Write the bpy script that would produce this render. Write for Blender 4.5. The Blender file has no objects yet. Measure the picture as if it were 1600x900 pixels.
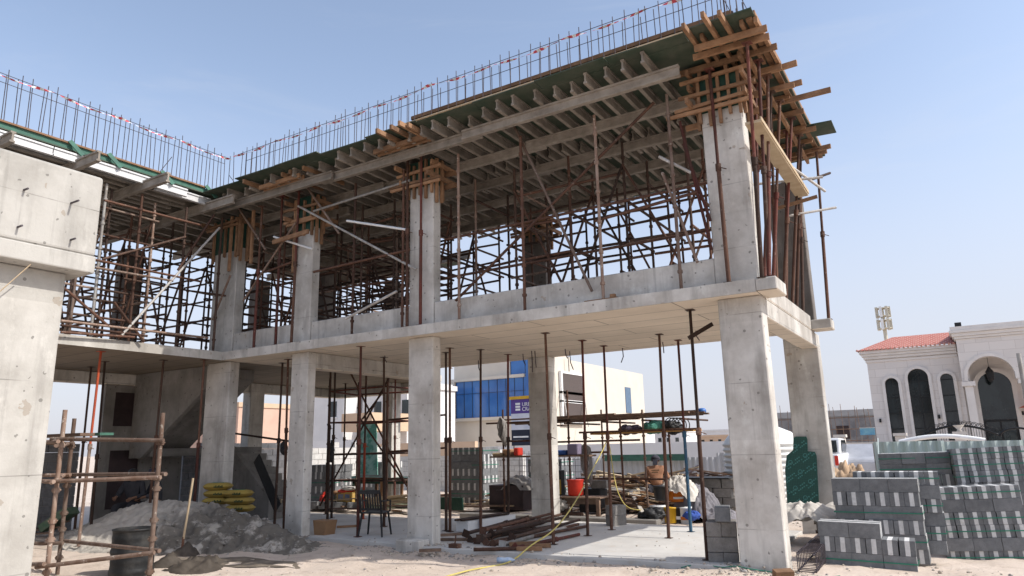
import bpy, math, random
from mathutils import Vector, Matrix, Quaternion, noise as mn
random.seed(7)
R=math.radians
SC=bpy.context.scene
COL=SC.collection
# ---------------------------------------------------------------- camera
H=1.6
YAW,PITCH,ROLL=-0.554765,0.2200017,-0.0228986
FPX=1107.15
_f=Vector((math.sin(YAW)*math.cos(PITCH),math.cos(YAW)*math.cos(PITCH),math.sin(PITCH)))
_r0=Vector((math.cos(YAW),-math.sin(YAW),0)); _u0=_r0.cross(_f)
CR=_r0*math.cos(ROLL)+_u0*math.sin(ROLL); CU=_u0*math.cos(ROLL)-_r0*math.sin(ROLL); CF=_f
cam=bpy.data.cameras.new("camera"); co=bpy.data.objects.new("camera",cam); COL.objects.link(co)
m=Matrix((CR,CU,-CF)).transposed().to_4x4(); m.translation=Vector((0,0,H)); co.matrix_world=m
cam.sensor_width=36; cam.lens=36*FPX/1600; cam.clip_start=.1; cam.clip_end=6000
SC.camera=co
# ---------------------------------------------------------------- sky, sun, exposure
SUN_EL,SUN_AZ=R(44),R(80)
w=bpy.data.worlds.new("World"); SC.world=w; w.use_nodes=True
nt=w.node_tree; nt.nodes.clear()
sky=nt.nodes.new('ShaderNodeTexSky'); sky.sky_type='NISHITA'; sky.sun_disc=False
sky.sun_elevation=SUN_EL; sky.sun_rotation=SUN_AZ; sky.altitude=0; sky.air_density=1.0; sky.dust_density=1.6; sky.ozone_density=1.5
bg=nt.nodes.new('ShaderNodeBackground'); bg.inputs[1].default_value=.15
wo=nt.nodes.new('ShaderNodeOutputWorld')
geo=nt.nodes.new('ShaderNodeTexCoord'); sep=nt.nodes.new('ShaderNodeSeparateXYZ'); nt.links.new(geo.outputs['Generated'],sep.inputs[0])
mr=nt.nodes.new('ShaderNodeMapRange'); mr.interpolation_type='SMOOTHERSTEP'; mr.inputs[1].default_value=-.02; mr.inputs[2].default_value=.55; mr.inputs[3].default_value=.85; mr.inputs[4].default_value=0.0; nt.links.new(sep.outputs[2],mr.inputs[0])
mx=nt.nodes.new('ShaderNodeMix'); mx.data_type='RGBA'; nt.links.new(mr.outputs[0],mx.inputs[0]); nt.links.new(sky.outputs[0],mx.inputs[6]); mx.inputs[7].default_value=(2.78,2.82,3.3,1)
cm_=nt.nodes.new('ShaderNodeMapping'); cm_.inputs['Scale'].default_value=(1.1,1.6,5.5); cm_.inputs['Rotation'].default_value=(.15,.1,.4); nt.links.new(geo.outputs['Generated'],cm_.inputs[0])
cn_=nt.nodes.new('ShaderNodeTexNoise'); cn_.inputs['Scale'].default_value=2.6; cn_.inputs['Detail'].default_value=9; cn_.inputs['Roughness'].default_value=.62; cn_.inputs['Distortion'].default_value=.6; nt.links.new(cm_.outputs[0],cn_.inputs['Vector'])
cr_=nt.nodes.new('ShaderNodeMapRange'); cr_.interpolation_type='SMOOTHSTEP'; cr_.inputs[1].default_value=.50; cr_.inputs[2].default_value=.78; cr_.inputs[3].default_value=0; cr_.inputs[4].default_value=.13; nt.links.new(cn_.outputs['Fac'],cr_.inputs[0])
mc_=nt.nodes.new('ShaderNodeMix'); mc_.data_type='RGBA'; nt.links.new(cr_.outputs[0],mc_.inputs[0]); nt.links.new(mx.outputs[2],mc_.inputs[6]); mc_.inputs[7].default_value=(3.3,3.4,3.65,1); mx=mc_
hsv=nt.nodes.new('ShaderNodeHueSaturation'); hsv.inputs['Saturation'].default_value=.82; hsv.inputs['Value'].default_value=.91; nt.links.new(mx.outputs[2],hsv.inputs['Color']); nt.links.new(hsv.outputs[0],bg.inputs[0]); nt.links.new(bg.outputs[0],wo.inputs[0])
sl=bpy.data.lights.new("sun",'SUN'); sl.energy=2.45; sl.angle=R(.5); sl.color=(1,.95,.88)
so=bpy.data.objects.new("sun",sl); COL.objects.link(so)
SUNV=Vector((math.sin(SUN_AZ)*math.cos(SUN_EL),math.cos(SUN_AZ)*math.cos(SUN_EL),math.sin(SUN_EL)))
so.rotation_euler=SUNV.to_track_quat('Z','Y').to_euler()
vs=SC.view_settings; vs.view_transform='Standard'; vs.look='None'; vs.gamma=1; vs.use_curve_mapping=False; vs.exposure=0.84
# ---------------------------------------------------------------- pixel -> world helpers (photo pixels, 1600 wide)
def ray(u,v): return CF+CR*((u-800)/FPX)-CU*((v-450)/FPX)
def atz(u,v,z=0):
    d=ray(u,v); return Vector((0,0,H))+d*((z-H)/d.z)
def aty(u,v,y):
    d=ray(u,v); return Vector((0,0,H))+d*(y/d.y)
def atx(u,v,x):
    d=ray(u,v); return Vector((0,0,H))+d*(x/d.x)
# ---------------------------------------------------------------- mesh builder
class MB:
    def __init__(s): s.v=[];s.f=[];s.m=[];s.sm=[]
    def add(s,vs,fs,mi=0,smooth=False):
        b=len(s.v); s.v+= [Vector(p) for p in vs]
        for f in fs: s.f.append([i+b for i in f]); s.m.append(mi); s.sm.append(smooth)
        return s
    def box(s,x0,y0,z0,x1,y1,z1,mi=0):
        return s.add([(x0,y0,z0),(x1,y0,z0),(x1,y1,z0),(x0,y1,z0),(x0,y0,z1),(x1,y0,z1),(x1,y1,z1),(x0,y1,z1)],
          [(0,3,2,1),(4,5,6,7),(0,1,5,4),(1,2,6,5),(2,3,7,6),(3,0,4,7)],mi)
    def obox(s,c,hx,hy,hz,rot=None,mi=0):
        c=Vector(c); rot=rot or Matrix.Identity(3)
        P=[(-1,-1,-1),(1,-1,-1),(1,1,-1),(-1,1,-1),(-1,-1,1),(1,-1,1),(1,1,1),(-1,1,1)]
        return s.add([c+rot@Vector((a*hx,b*hy,d*hz)) for a,b,d in P],[(0,3,2,1),(4,5,6,7),(0,1,5,4),(1,2,6,5),(2,3,7,6),(3,0,4,7)],mi)
    def bar(s,p,q,w,h,mi=0,up=(0,0,1)):
        p=Vector(p);q=Vector(q);d=(q-p);L=d.length;d.normalize();up=Vector(up)
        if abs(d.dot(up))>.97: up=Vector((1,0,0))
        sd=d.cross(up).normalized();u=sd.cross(d)
        return s.obox((p+q)/2,w/2,L/2,h/2,Matrix((sd,d,u)).transposed(),mi)
    def tube(s,p,q,r0,r1=None,n=8,mi=0,caps=True):
        p=Vector(p);q=Vector(q);r1=r0 if r1 is None else r1
        d=(q-p).normalized(); a=d.orthogonal().normalized(); b=d.cross(a)
        V=[]
        for c,r in((p,r0),(q,r1)):
            for i in range(n):
                t=2*math.pi*i/n; V.append(c+a*(r*math.cos(t))+b*(r*math.sin(t)))
        s.add(V,[(i,(i+1)%n,n+(i+1)%n,n+i) for i in range(n)],mi,True)
        if caps: s.add(V,[tuple(range(n))[::-1],tuple(range(n,2*n))],mi)
        return s
    def path(s,pts,r,n=6,mi=0):
        pts=[Vector(p) for p in pts]; V=[];F=[]
        prev=None
        for k,p in enumerate(pts):
            d=(pts[min(k+1,len(pts)-1)]-pts[max(k-1,0)]).normalized()
            a=d.orthogonal().normalized() if prev is None else (prev-d*prev.dot(d)).normalized()
            prev=a; b=d.cross(a); rr=r[k] if isinstance(r,(list,tuple)) else r
            for i in range(n):
                t=2*math.pi*i/n; V.append(p+a*(rr*math.cos(t))+b*(rr*math.sin(t)))
            if k:
                o=(k-1)*n
                F+=[(o+i,o+(i+1)%n,o+n+(i+1)%n,o+n+i) for i in range(n)]
        s.add(V,F,mi,True); e=(len(pts)-1)*n
        return s.add(V,[tuple(range(n))[::-1],tuple(range(e,e+n))],mi)
    def lathe(s,prof,c,n=20,mi=0,rot=None,smooth=True):
        c=Vector(c);V=[];F=[]
        for r,z in prof:
            for i in range(n):
                t=2*math.pi*i/n; p=Vector((r*math.cos(t),r*math.sin(t),z)); V.append(c+(rot@p if rot else p))
        for k in range(len(prof)-1):
            o=k*n; F+=[(o+i,o+(i+1)%n,o+n+(i+1)%n,o+n+i) for i in range(n)]
        s.add(V,F,mi,smooth); e=(len(prof)-1)*n
        return s.add(V,[tuple(range(n))[::-1],tuple(range(e,e+n))],mi)
    def prism(s,pts,vec,mi=0):
        n=len(pts);pts=[Vector(p) for p in pts];vec=Vector(vec);V=pts+[p+vec for p in pts]
        nrm=Vector((0,0,0))
        for i in range(n): nrm+=pts[i].cross(pts[(i+1)%n])
        F=[tuple(range(n)),tuple(range(n,2*n))[::-1]]+[(i,n+i,n+(i+1)%n,(i+1)%n) for i in range(n)]
        if nrm.dot(vec)>0: F=[f[::-1] for f in F]
        return s.add(V,F,mi)
    def rock(s,c,r,mi=0,sq=.7):
        c=Vector(c); V=[];t=(1+5**.5)/2
        for p in [(-1,t,0),(1,t,0),(-1,-t,0),(1,-t,0),(0,-1,t),(0,1,t),(0,-1,-t),(0,1,-t),(t,0,-1),(t,0,1),(-t,0,-1),(-t,0,1)]:
            q=Vector(p).normalized()*r*random.uniform(.65,1.25); q.z*=sq; V.append(c+q)
        return s.add(V,[(0,11,5),(0,5,1),(0,1,7),(0,7,10),(0,10,11),(1,5,9),(5,11,4),(11,10,2),(10,7,6),(7,1,8),(3,9,4),(3,4,2),(3,2,6),(3,6,8),(3,8,9),(4,9,5),(2,4,11),(6,2,10),(8,6,7),(9,8,1)],mi)
    def build(s,name,mats,parent=None,local=False,bevel=0,kind=None,label=None,cat=None,group=None,seg=1):
        me=bpy.data.meshes.new(name); off=Vector((0,0,0))
        if parent is not None and not local: off=wloc(parent)
        loc=Vector((0,0,0))
        if parent is None and not local:
            xs=[p.x for p in s.v];ys=[p.y for p in s.v];zs=[p.z for p in s.v]
            loc=Vector(((min(xs)+max(xs))/2,(min(ys)+max(ys))/2,min(zs))); off=loc
        me.from_pydata([tuple(p-off) for p in s.v],[],s.f)
        if not isinstance(mats,(list,tuple)): mats=[mats]
        for mm in mats: me.materials.append(mm)
        me.polygons.foreach_set('material_index',s.m); me.polygons.foreach_set('use_smooth',s.sm)
        me.update()
        o=bpy.data.objects.new(name,me); COL.objects.link(o); o.location=loc
        if parent is not None: o.parent=parent
        if bevel:
            b=o.modifiers.new('bevel','BEVEL'); b.width=bevel; b.segments=seg; b.limit_method='ANGLE'; b.angle_limit=R(40)
        tag(o,label,cat,group,kind)
        return o
def wloc(o):
    l=Vector((0,0,0))
    while o is not None: l+=o.location; o=o.parent
    return l
def tag(o,label=None,cat=None,group=None,kind=None):
    if label:o['label']=label
    if cat:o['category']=cat
    if group:o['group']=group
    if kind:o['kind']=kind
    return o
def thing(name,label,cat,loc=(0,0,0),rz=0,group=None):
    o=bpy.data.objects.new(name,None); COL.objects.link(o); o.location=loc; o.rotation_euler=(0,0,rz); o.empty_display_size=.2
    return tag(o,label,cat,group)
def dup(o,loc=None,rz=None,label=None,parent=None,rot=None):
    c=o.copy(); COL.objects.link(c)
    if parent is not None: c.parent=parent
    for ch in list(o.children): dup(ch,parent=c)
    if loc is not None: c.location=loc
    if rz is not None: c.rotation_euler=(0,0,rz)
    if rot is not None: c.rotation_euler=rot
    if label: c['label']=label
    return c
ORD=['first','second','third','fourth','fifth','sixth','seventh','eighth','ninth','tenth','eleventh','twelfth','thirteenth','fourteenth','fifteenth','sixteenth','seventeenth','eighteenth']
# ---------------------------------------------------------------- materials
class N:
    def __init__(s,name):
        s.m=bpy.data.materials.new(name); s.m.use_nodes=True; s.t=s.m.node_tree; s.t.nodes.clear()
        s.o=s.n('ShaderNodeOutputMaterial'); s.b=s.n('ShaderNodeBsdfPrincipled'); s.l(s.b.outputs[0],s.o.inputs[0])
        s.g=s.n('ShaderNodeNewGeometry'); s.pos=s.g.outputs['Position']
    def n(s,t,**k):
        x=s.t.nodes.new(t)
        for a,b in k.items(): setattr(x,a,b)
        return x
    def l(s,a,b): s.t.links.new(a,b)
    def noise(s,scale,detail=5,rough=.6,vec=None,stretch=None):
        v=vec or s.pos
        if stretch:
            mp=s.n('ShaderNodeMapping'); mp.inputs['Scale'].default_value=stretch; s.l(v,mp.inputs[0]); v=mp.outputs[0]
        x=s.n('ShaderNodeTexNoise'); x.inputs['Scale'].default_value=scale; x.inputs['Detail'].default_value=detail; x.inputs['Roughness'].default_value=rough
        s.l(v,x.inputs['Vector']); return x.outputs['Fac']
    def ramp(s,f,a,b,ca=(0,0,0),cb=(1,1,1)):
        r=s.n('ShaderNodeValToRGB'); e=r.color_ramp.elements; e[0].position=a;e[1].position=b
        e[0].color=(*ca,1);e[1].color=(*cb,1); s.l(f,r.inputs[0]); return r.outputs[0]
    def mix(s,f,a,b,mode='MIX'):
        x=s.n('ShaderNodeMix',data_type='RGBA',blend_type=mode)
        for sock,v in((x.inputs[0],f),(x.inputs[6],a),(x.inputs[7],b)):
            if hasattr(v,'is_linked'): s.l(v,sock)
            elif isinstance(v,(int,float)): sock.default_value=v
            else: sock.default_value=(*v,1)
        return x.outputs[2]
    def math(s,op,a,b=0):
        x=s.n('ShaderNodeMath',operation=op)
        for i,v in enumerate((a,b)):
            if hasattr(v,'is_linked'): s.l(v,x.inputs[i])
            else: x.inputs[i].default_value=v
        return x.outputs[0]
    def bump(s,f,st,dist=.02):
        x=s.n('ShaderNodeBump'); x.inputs['Strength'].default_value=st; x.inputs['Distance'].default_value=dist
        s.l(f,x.inputs['Height']); s.l(x.outputs[0],s.b.inputs['Normal'])
    def done(s,col,rough=.8,metal=0,spec=.3):
        if hasattr(col,'is_linked'): s.l(col,s.b.inputs['Base Color'])
        else: s.b.inputs['Base Color'].default_value=(*col,1)
        if hasattr(rough,'is_linked'): s.l(rough,s.b.inputs['Roughness'])
        else: s.b.inputs['Roughness'].default_value=rough
        s.b.inputs['Metallic'].default_value=metal; s.b.inputs['Specular IOR Level'].default_value=spec
        return s.m
def mat(name,c1,c2,scale=3,rough=.8,bump=.2,bs=40,metal=0,lo=.35,hi=.65,stretch=None,spec=.3,rnd=0,objc=False):
    k=N(name); vec=None
    if objc:
        tc=k.n('ShaderNodeTexCoord'); vec=tc.outputs['Object']
    f=k.ramp(k.noise(scale,6,.65,vec=vec,stretch=stretch),lo,hi); c=k.mix(f,c1,c2)
    if rnd:
        oi=k.n('ShaderNodeObjectInfo'); mr=k.n('ShaderNodeMapRange'); mr.inputs[3].default_value=1-rnd; mr.inputs[4].default_value=1+rnd*.6
        k.l(oi.outputs['Random'],mr.inputs[0]); hs=k.n('ShaderNodeHueSaturation'); k.l(mr.outputs[0],hs.inputs['Value']); k.l(c,hs.inputs['Color']); c=hs.outputs[0]
    if bump: k.bump(k.noise(bs,4,.6,vec=vec),bump,.01)
    return k.done(c,rough,metal,spec)
def concrete(name,c,cd,stain=.5,lines=True,soffit=None,pits=True):
    k=N(name)
    col=k.mix(k.ramp(k.noise(1.3,8,.66),.36,.62),cd,c)
    st=k.ramp(k.noise(2.2,5,.6,stretch=(1.6,1.6,.28)),.52,.75)
    col=k.mix(k.math('MULTIPLY',st,stain),col,tuple(x*.55 for x in cd))
    dr_=k.math('MULTIPLY',k.ramp(k.noise(7,4,.6,stretch=(1.7,1.7,.07)),.56,.70),k.ramp(k.noise(.8,3),.42,.6)); col=k.mix(k.math('MULTIPLY',dr_,.5),col,tuple(x*.62 for x in cd))
    lt=k.ramp(k.noise(3.4,6,.7,stretch=(1,1,.5)),.58,.7); col=k.mix(k.math('MULTIPLY',lt,.45),col,tuple(min(.75,x*1.28) for x in c))
    sx=k.n('ShaderNodeSeparateXYZ'); k.l(k.pos,sx.inputs[0])
    if lines:
        fr=k.math('FRACT',k.math('ADD',k.math('DIVIDE',sx.outputs[2],.96),.02)); a=k.math('ABSOLUTE',k.math('SUBTRACT',fr,.5))
        ln=k.math('MULTIPLY',k.math('LESS_THAN',a,.006),k.ramp(k.noise(1.7,3),.4,.6)); col=k.mix(k.math('MULTIPLY',ln,.6),col,tuple(x*.4 for x in cd))
    fl=k.n('ShaderNodeVectorMath',operation='MULTIPLY'); fl.inputs[1].default_value=(.33,.25,.62); k.l(k.pos,fl.inputs[0]); f2=k.n('ShaderNodeVectorMath',operation='FLOOR'); k.l(fl.outputs[0],f2.inputs[0])
    wn=k.n('ShaderNodeTexWhiteNoise'); k.l(f2.outputs[0],wn.inputs['Vector']); mb=k.n('ShaderNodeMapRange'); mb.inputs[3].default_value=.84; mb.inputs[4].default_value=1.1; k.l(wn.outputs['Value'],mb.inputs[0])
    hb=k.n('ShaderNodeHueSaturation'); k.l(mb.outputs[0],hb.inputs['Value']); k.l(col,hb.inputs['Color']); col=hb.outputs[0]
    pv=k.n('ShaderNodeTexVoronoi'); pv.inputs['Scale'].default_value=2.3; pv.inputs['Randomness'].default_value=1; nz=k.n('ShaderNodeVectorMath',operation='ADD'); ns=k.n('ShaderNodeTexNoise'); ns.inputs['Scale'].default_value=9; ns.inputs['Detail'].default_value=3; k.l(k.pos,ns.inputs['Vector'])
    nsc=k.n('ShaderNodeVectorMath',operation='SCALE'); nsc.inputs['Scale'].default_value=.22; k.l(ns.outputs['Color'],nsc.inputs[0]); k.l(k.pos,nz.inputs[0]); k.l(nsc.outputs[0],nz.inputs[1]); k.l(nz.outputs[0],pv.inputs['Vector'])
    pm=k.math('MULTIPLY',k.math('LESS_THAN',pv.outputs['Distance'],.12),k.math('GREATER_THAN',k.noise(.9,2),.5)); col=k.mix(k.math('MULTIPLY',pm,.6),col,(cd[0]*.82,cd[1]*.72,cd[2]*.62))
    if pits:
        v=k.n('ShaderNodeTexVoronoi'); v.inputs['Scale'].default_value=8; k.l(k.pos,v.inputs['Vector'])
        pt=k.math('MULTIPLY',k.math('LESS_THAN',v.outputs['Distance'],.16),k.math('GREATER_THAN',k.noise(5,2),.51))
        col=k.mix(k.math('MULTIPLY',pt,.7),col,tuple(x*.4 for x in cd))
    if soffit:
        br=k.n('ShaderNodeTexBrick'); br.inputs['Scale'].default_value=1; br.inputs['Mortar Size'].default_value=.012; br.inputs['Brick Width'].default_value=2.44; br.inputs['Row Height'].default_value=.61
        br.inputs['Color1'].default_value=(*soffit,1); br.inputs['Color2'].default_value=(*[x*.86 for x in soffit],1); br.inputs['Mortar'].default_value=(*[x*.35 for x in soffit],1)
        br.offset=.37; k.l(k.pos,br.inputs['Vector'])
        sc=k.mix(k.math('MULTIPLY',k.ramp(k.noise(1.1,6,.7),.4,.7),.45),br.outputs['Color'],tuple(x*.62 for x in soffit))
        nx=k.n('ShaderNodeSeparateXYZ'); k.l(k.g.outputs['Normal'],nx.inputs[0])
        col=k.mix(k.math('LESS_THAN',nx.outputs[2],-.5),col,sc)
    k.bump(k.noise(28,6,.65),.25,.012)
    return k.done(col,.88,0,.25)
MC=concrete('concrete',(.61,.585,.54),(.40,.37,.33),stain=.7,soffit=(.76,.66,.54))  # soffit colour raised to carry the light bounced up from the ground
MCW=concrete('wing_concrete_shade_soffit',(.58,.555,.51),(.40,.375,.335),stain=.62,soffit=(.27,.225,.175))  # dark soffit colour stands in for the shade under the left wing
MCL=concrete('pale_concrete',(.47,.455,.42),(.345,.33,.30),stain=.5)
MCP=concrete('plain_concrete_shade_tone',(.25,.235,.215),(.165,.155,.14),lines=False)  # concrete darkened so its colour carries the deep shade around the stair
MCD=concrete('shaded_form_concrete',(.20,.18,.165),(.13,.115,.10))  # darker copy of the concrete: shade of the rear upper columns in its colour
def rust(name,a,b,c,objc=False):
    k=N(name); oi=k.n('ShaderNodeObjectInfo')
    col=k.mix(k.ramp(k.noise(7,6,.7,stretch=(1,1,.35)),.36,.62),a,b)
    col=k.mix(k.ramp(k.noise(16,4,.7),.6,.68),col,c)
    mr=k.n('ShaderNodeMapRange'); mr.inputs[3].default_value=.6; mr.inputs[4].default_value=1.35; k.l(oi.outputs['Random'],mr.inputs[0])
    hs=k.n('ShaderNodeHueSaturation'); k.l(mr.outputs[0],hs.inputs['Value']); k.l(col,hs.inputs['Color'])
    k.bump(k.noise(60,4,.6),.3,.004)
    return k.done(hs.outputs[0],.75,.15,.3)
M_RUST=rust('rusty_steel',(.07,.036,.025),(.125,.062,.04),(.20,.145,.115))
M_DARK=rust('dark_rusty_steel',(.045,.028,.021),(.082,.047,.033),(.13,.09,.07))
M_RED=rust('red_oxide_steel',(.13,.034,.024),(.085,.04,.03),(.19,.11,.085))
M_PALE=rust('cement_splashed_steel',(.27,.20,.16),(.17,.105,.075),(.45,.40,.35))
M_GALV=rust('galvanised_steel',(.42,.41,.39),(.30,.27,.24),(.55,.54,.52))
M_BLUE=rust('blue_painted_steel',(.05,.12,.19),(.035,.085,.14),(.14,.13,.12))
M_ORANGE=rust('orange_painted_steel',(.42,.08,.03),(.30,.06,.03),(.2,.1,.07))
M_TIMB=mat('raw_timber',(.33,.19,.105),(.20,.11,.06),scale=5,stretch=(1,1,1),rough=.8,bump=.25,bs=50,rnd=.35)
M_PLANK=mat('scaffold_plank',(.25,.17,.12),(.14,.09,.065),scale=6,rough=.85,bump=.3,rnd=.3)
M_BEAM=mat('weathered_formwork_beam',(.33,.29,.245),(.20,.17,.14),scale=4,rough=.75,bump=.2,rnd=.18)
M_WBEAM=mat('bare_aluminium_beam',(.62,.62,.61),(.5,.5,.5),scale=3,rough=.5,metal=.25,bump=.05)
M_PLY=mat('green_film_plywood',(.012,.045,.032),(.03,.075,.05),scale=5,rough=.6,bump=.15,lo=.45,hi=.7)
M_PLYU=mat('dirty_green_plywood',(.035,.058,.038),(.085,.092,.068),scale=2.2,rough=.75,bump=.2)
M_PLYE=mat('pale_plywood',(.50,.40,.27),(.40,.30,.19),scale=4,rough=.8,bump=.2)
M_GPAINT=mat('green_paint',(.06,.16,.115),(.045,.11,.085),scale=6,rough=.7)
M_BROWNPLY=mat('dark_brown_plywood',(.055,.035,.035),(.03,.02,.02),scale=3,rough=.55)
M_REBAR=mat('reinforcing_steel',(.10,.085,.095),(.055,.045,.05),scale=20,rough=.65,metal=.3,bump=.3,bs=150)
M_WHITE=mat('white_plastic',(.78,.78,.77),(.68,.68,.67),scale=4,rough=.55,bump=0)
M_REDP=mat('red_plastic',(.60,.045,.025),(.50,.035,.02),scale=4,rough=.45,bump=0)
M_BLK=mat('black_plastic',(.018,.018,.019),(.03,.03,.031),scale=8,rough=.5,bump=.05)
# ================================================================ GROUND
def hn(x,y):
    return (math.sin(x*1.7+.6*math.sin(y*1.3))*math.sin(y*1.9+.4)+.6*math.sin(x*4.1+1)*math.sin(y*3.7+x)+.35*math.sin(x*9.3+y*2.1)*math.sin(y*8.1-x*3))
def ground_h(x,y):
    near=max(0,1-max(0,(math.hypot(x+3,y-9)-18))/25)
    z=-.075+(.014*hn(x,y)+.045*mn.fractal(Vector((x*1.3,y*1.3,3.1)),.9,2.1,5))*near
    if y>14.2: z+=.03*min(1,(y-14.2)/2)
    ss=lambda a,b,t:(lambda q:q*q*(3-2*q))(max(0,min(1,(t-a)/(b-a))))
    z-=.24*ss(-2.2,-1.2,x)*ss(10.2,13.6,y)*(1-ss(15,16,y))*(1-ss(4,9,x))
    return z
def axis_pts(lo,hi,nlo,nhi,step):
    a=[]; x=nlo
    while x<=nhi: a.append(x); x+=step
    s=step
    while a[-1]<hi: s*=1.35; a.append(a[-1]+s)
    s=step
    while a[0]>lo: s*=1.35; a.insert(0,a[0]-s)
    return a
k=N('sandy_ground')
c=k.mix(k.ramp(k.noise(.5,6,.65),.3,.7),(.56,.465,.385),(.635,.545,.465))
c=k.mix(k.ramp(k.noise(3.2,7,.7),.5,.72),c,(.46,.375,.305))
c=k.mix(k.math('MULTIPLY',k.ramp(k.noise(45,4,.7),.60,.70),.65),c,(.29,.235,.185))
c=k.mix(k.math('MULTIPLY',k.ramp(k.noise(70,2,.7),.68,.74),.6),c,(.68,.6,.51))
a1=k.noise(14,7,.72); k.bump(a1,.8,.035)
M_SAND=k.done(c,.95,0,.15)
xs=axis_pts(-2500,2500,-17,4,.14); ys=axis_pts(-200,4000,4.4,15,.14)
g=MB(); V=[(x,y,ground_h(x,y)) for y in ys for x in xs]; nx=len(xs)
g.add(V,[(j*nx+i,j*nx+i+1,(j+1)*nx+i+1,(j+1)*nx+i) for j in range(len(ys)-1) for i in range(nx-1)],0,True)
g.build('ground',M_SAND,kind='structure',local=True)
# concrete ground slab under the frame
k=N('dusty_slab'); c=k.mix(k.ramp(k.noise(.9,7,.65),.35,.68),(.47,.455,.43),(.60,.585,.55))
c=k.mix(k.math('MULTIPLY',k.ramp(k.noise(2.6,7,.72),.55,.7),.75),c,(.47,.40,.325))
c=k.mix(k.math('MULTIPLY',k.ramp(k.noise(9,5,.7),.62,.7),.6),c,(.30,.275,.24)); k.bump(k.noise(20,6,.7),.3,.015)
M_SLAB=k.done(c,.92,0,.2)
sp=[(-2.72,9.90),(-2.72,14.15),(-9.2,14.3),(-11.4,13.6),(-12.6,13.9),(-17.6,13.9),(-17.6,10.4),(-13.2,10.15),(-9.0,9.95),(-8.2,9.78),(-6.1,9.83)]
MB().prism([(x,y,-.3) for x,y in sp],(0,0,.3)).build('ground_slab',M_SLAB,kind='structure',bevel=.012)
# rough kerb of cast concrete at the back edge
MB().box(-10.6,14.45,-.2,-5.6,14.75,.06).build('concrete_kerb',MCP,bevel=.015,kind='structure')
# loose stones
M_STONE=mat('pale_stone',(.46,.40,.33),(.33,.28,.23),scale=9,rough=.9,objc=False)
M_DUST=mat('grey_rubble',(.34,.32,.30),(.22,.20,.18),scale=9,rough=.9)
st=MB()
def stone_spot(n,xa,xb,ya,yb,ra,rb):
    for _ in range(n):
        x=random.uniform(xa,xb);y=random.uniform(ya,yb); r=ra*(rb/ra)**(random.random()**2.2)
        z=ground_h(x,y)
        if y>9.9 and y<14.1 and x>-12 and x<-2.4: z=0
        st.rock((x,y,z+r*.25),r,random.choice((0,0,1)))
stone_spot(700,-12,1.5,6.8,9.7,.005,.028); stone_spot(350,-9.5,-1.8,9.3,10,.008,.04); stone_spot(260,-10,-2,14.2,19,.012,.05)
stone_spot(150,-2.2,1.5,9,12.5,.008,.035); stone_spot(120,-8.6,-6.8,9.3,9.8,.01,.05); stone_spot(140,-3,-1.7,9.6,10.1,.01,.045)
stone_spot(120,-10,-3,10,13.5,.006,.02)
for xa,xb,d in [(-2.745,-2.145,.3),(-8.47,-7.885,.25),(-11.58,-11.09,.22),(-8.3,-7.745,.3)]:
    yb_=9.986 if xa!=-8.3 else 14.0
    for _ in range(170):
        a=random.random()*4; o=abs(random.gauss(0,.09)); 
        p_=(xa-o,yb_+random.uniform(-.05,d)) if a<1 else (xb+o,yb_+random.uniform(-.05,d)) if a<2 else (random.uniform(xa-.1,xb+.1),yb_-o)
        r=.006*(6**(random.random()**2)); st.rock((p_[0],p_[1],max(ground_h(*p_)+.075 if xa!=-2.745 else ground_h(*p_),-.08)+r*.2),r,random.choice((0,0,1)))
st.build('loose_stones',[M_STONE,M_DUST],kind='stuff',local=True)
# ================================================================ CONCRETE FRAME
Z1,Z2=3.58,3.765
bld=thing('concrete_building','unfinished two storey concrete frame with grey columns and first floor slab','building',(-8,10,0))
def cbox(name,*a,m=MC,bev=.014,p=bld,label=None): return MB().box(*a).build(name,m,p,bevel=bev,label=label)
COLS=[(-2.745,-2.145,.30),(-8.455,-7.885,.23),(-11.58,-11.09,.22),(-14.38,-13.56,.25)]
for i,(xa,xb,d) in enumerate(COLS):
    cbox('column',xa,9.986,-.25,xb,9.986+d,Z1-.002); cbox('column',xa+(.0),9.986,Z2-.003,xb,9.986+d,6.62)
cbox('column_footing',-8.47,9.70,-.2,-7.94,9.983,.10,bev=.02)
for xa,xb,y,d in [(-8.30,-7.745,14.0,.3),(-2.77,-2.148,14.45,.28),(-11.42,-11.12,14.05,.3),(-17.79,-17.45,13.6,.5),(-14.9,-14.5,16.4,.4)]:
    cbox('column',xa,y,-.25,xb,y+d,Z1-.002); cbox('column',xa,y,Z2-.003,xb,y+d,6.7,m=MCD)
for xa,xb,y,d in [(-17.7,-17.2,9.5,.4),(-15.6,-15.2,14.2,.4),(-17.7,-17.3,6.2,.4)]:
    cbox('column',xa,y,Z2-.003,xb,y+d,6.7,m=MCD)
fs=[(-13.55,9.76),(-2.15,9.76),(-2.15,14.3),(-13.25,14.3),(-13.25,14.303),(-13.55,14.303)]
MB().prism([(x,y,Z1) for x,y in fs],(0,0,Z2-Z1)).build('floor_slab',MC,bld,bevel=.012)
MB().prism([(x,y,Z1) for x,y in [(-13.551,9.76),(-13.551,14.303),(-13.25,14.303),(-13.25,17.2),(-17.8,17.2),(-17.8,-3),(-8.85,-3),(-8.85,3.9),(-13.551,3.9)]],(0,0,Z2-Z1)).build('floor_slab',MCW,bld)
cbox('slab_stub',-2.148,9.758,Z1+.003,-1.868,10.38,Z2+.002); cbox('slab_stub',-2.148,13.95,Z1+.003,-1.80,14.34,Z2+.002)
cbox('edge_beam',-2.455,10.29,3.30,-2.146,14.448,Z1-.003); cbox('edge_beam',-2.44,10.382,Z1+.004,-2.143,13.948,3.85); 
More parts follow.
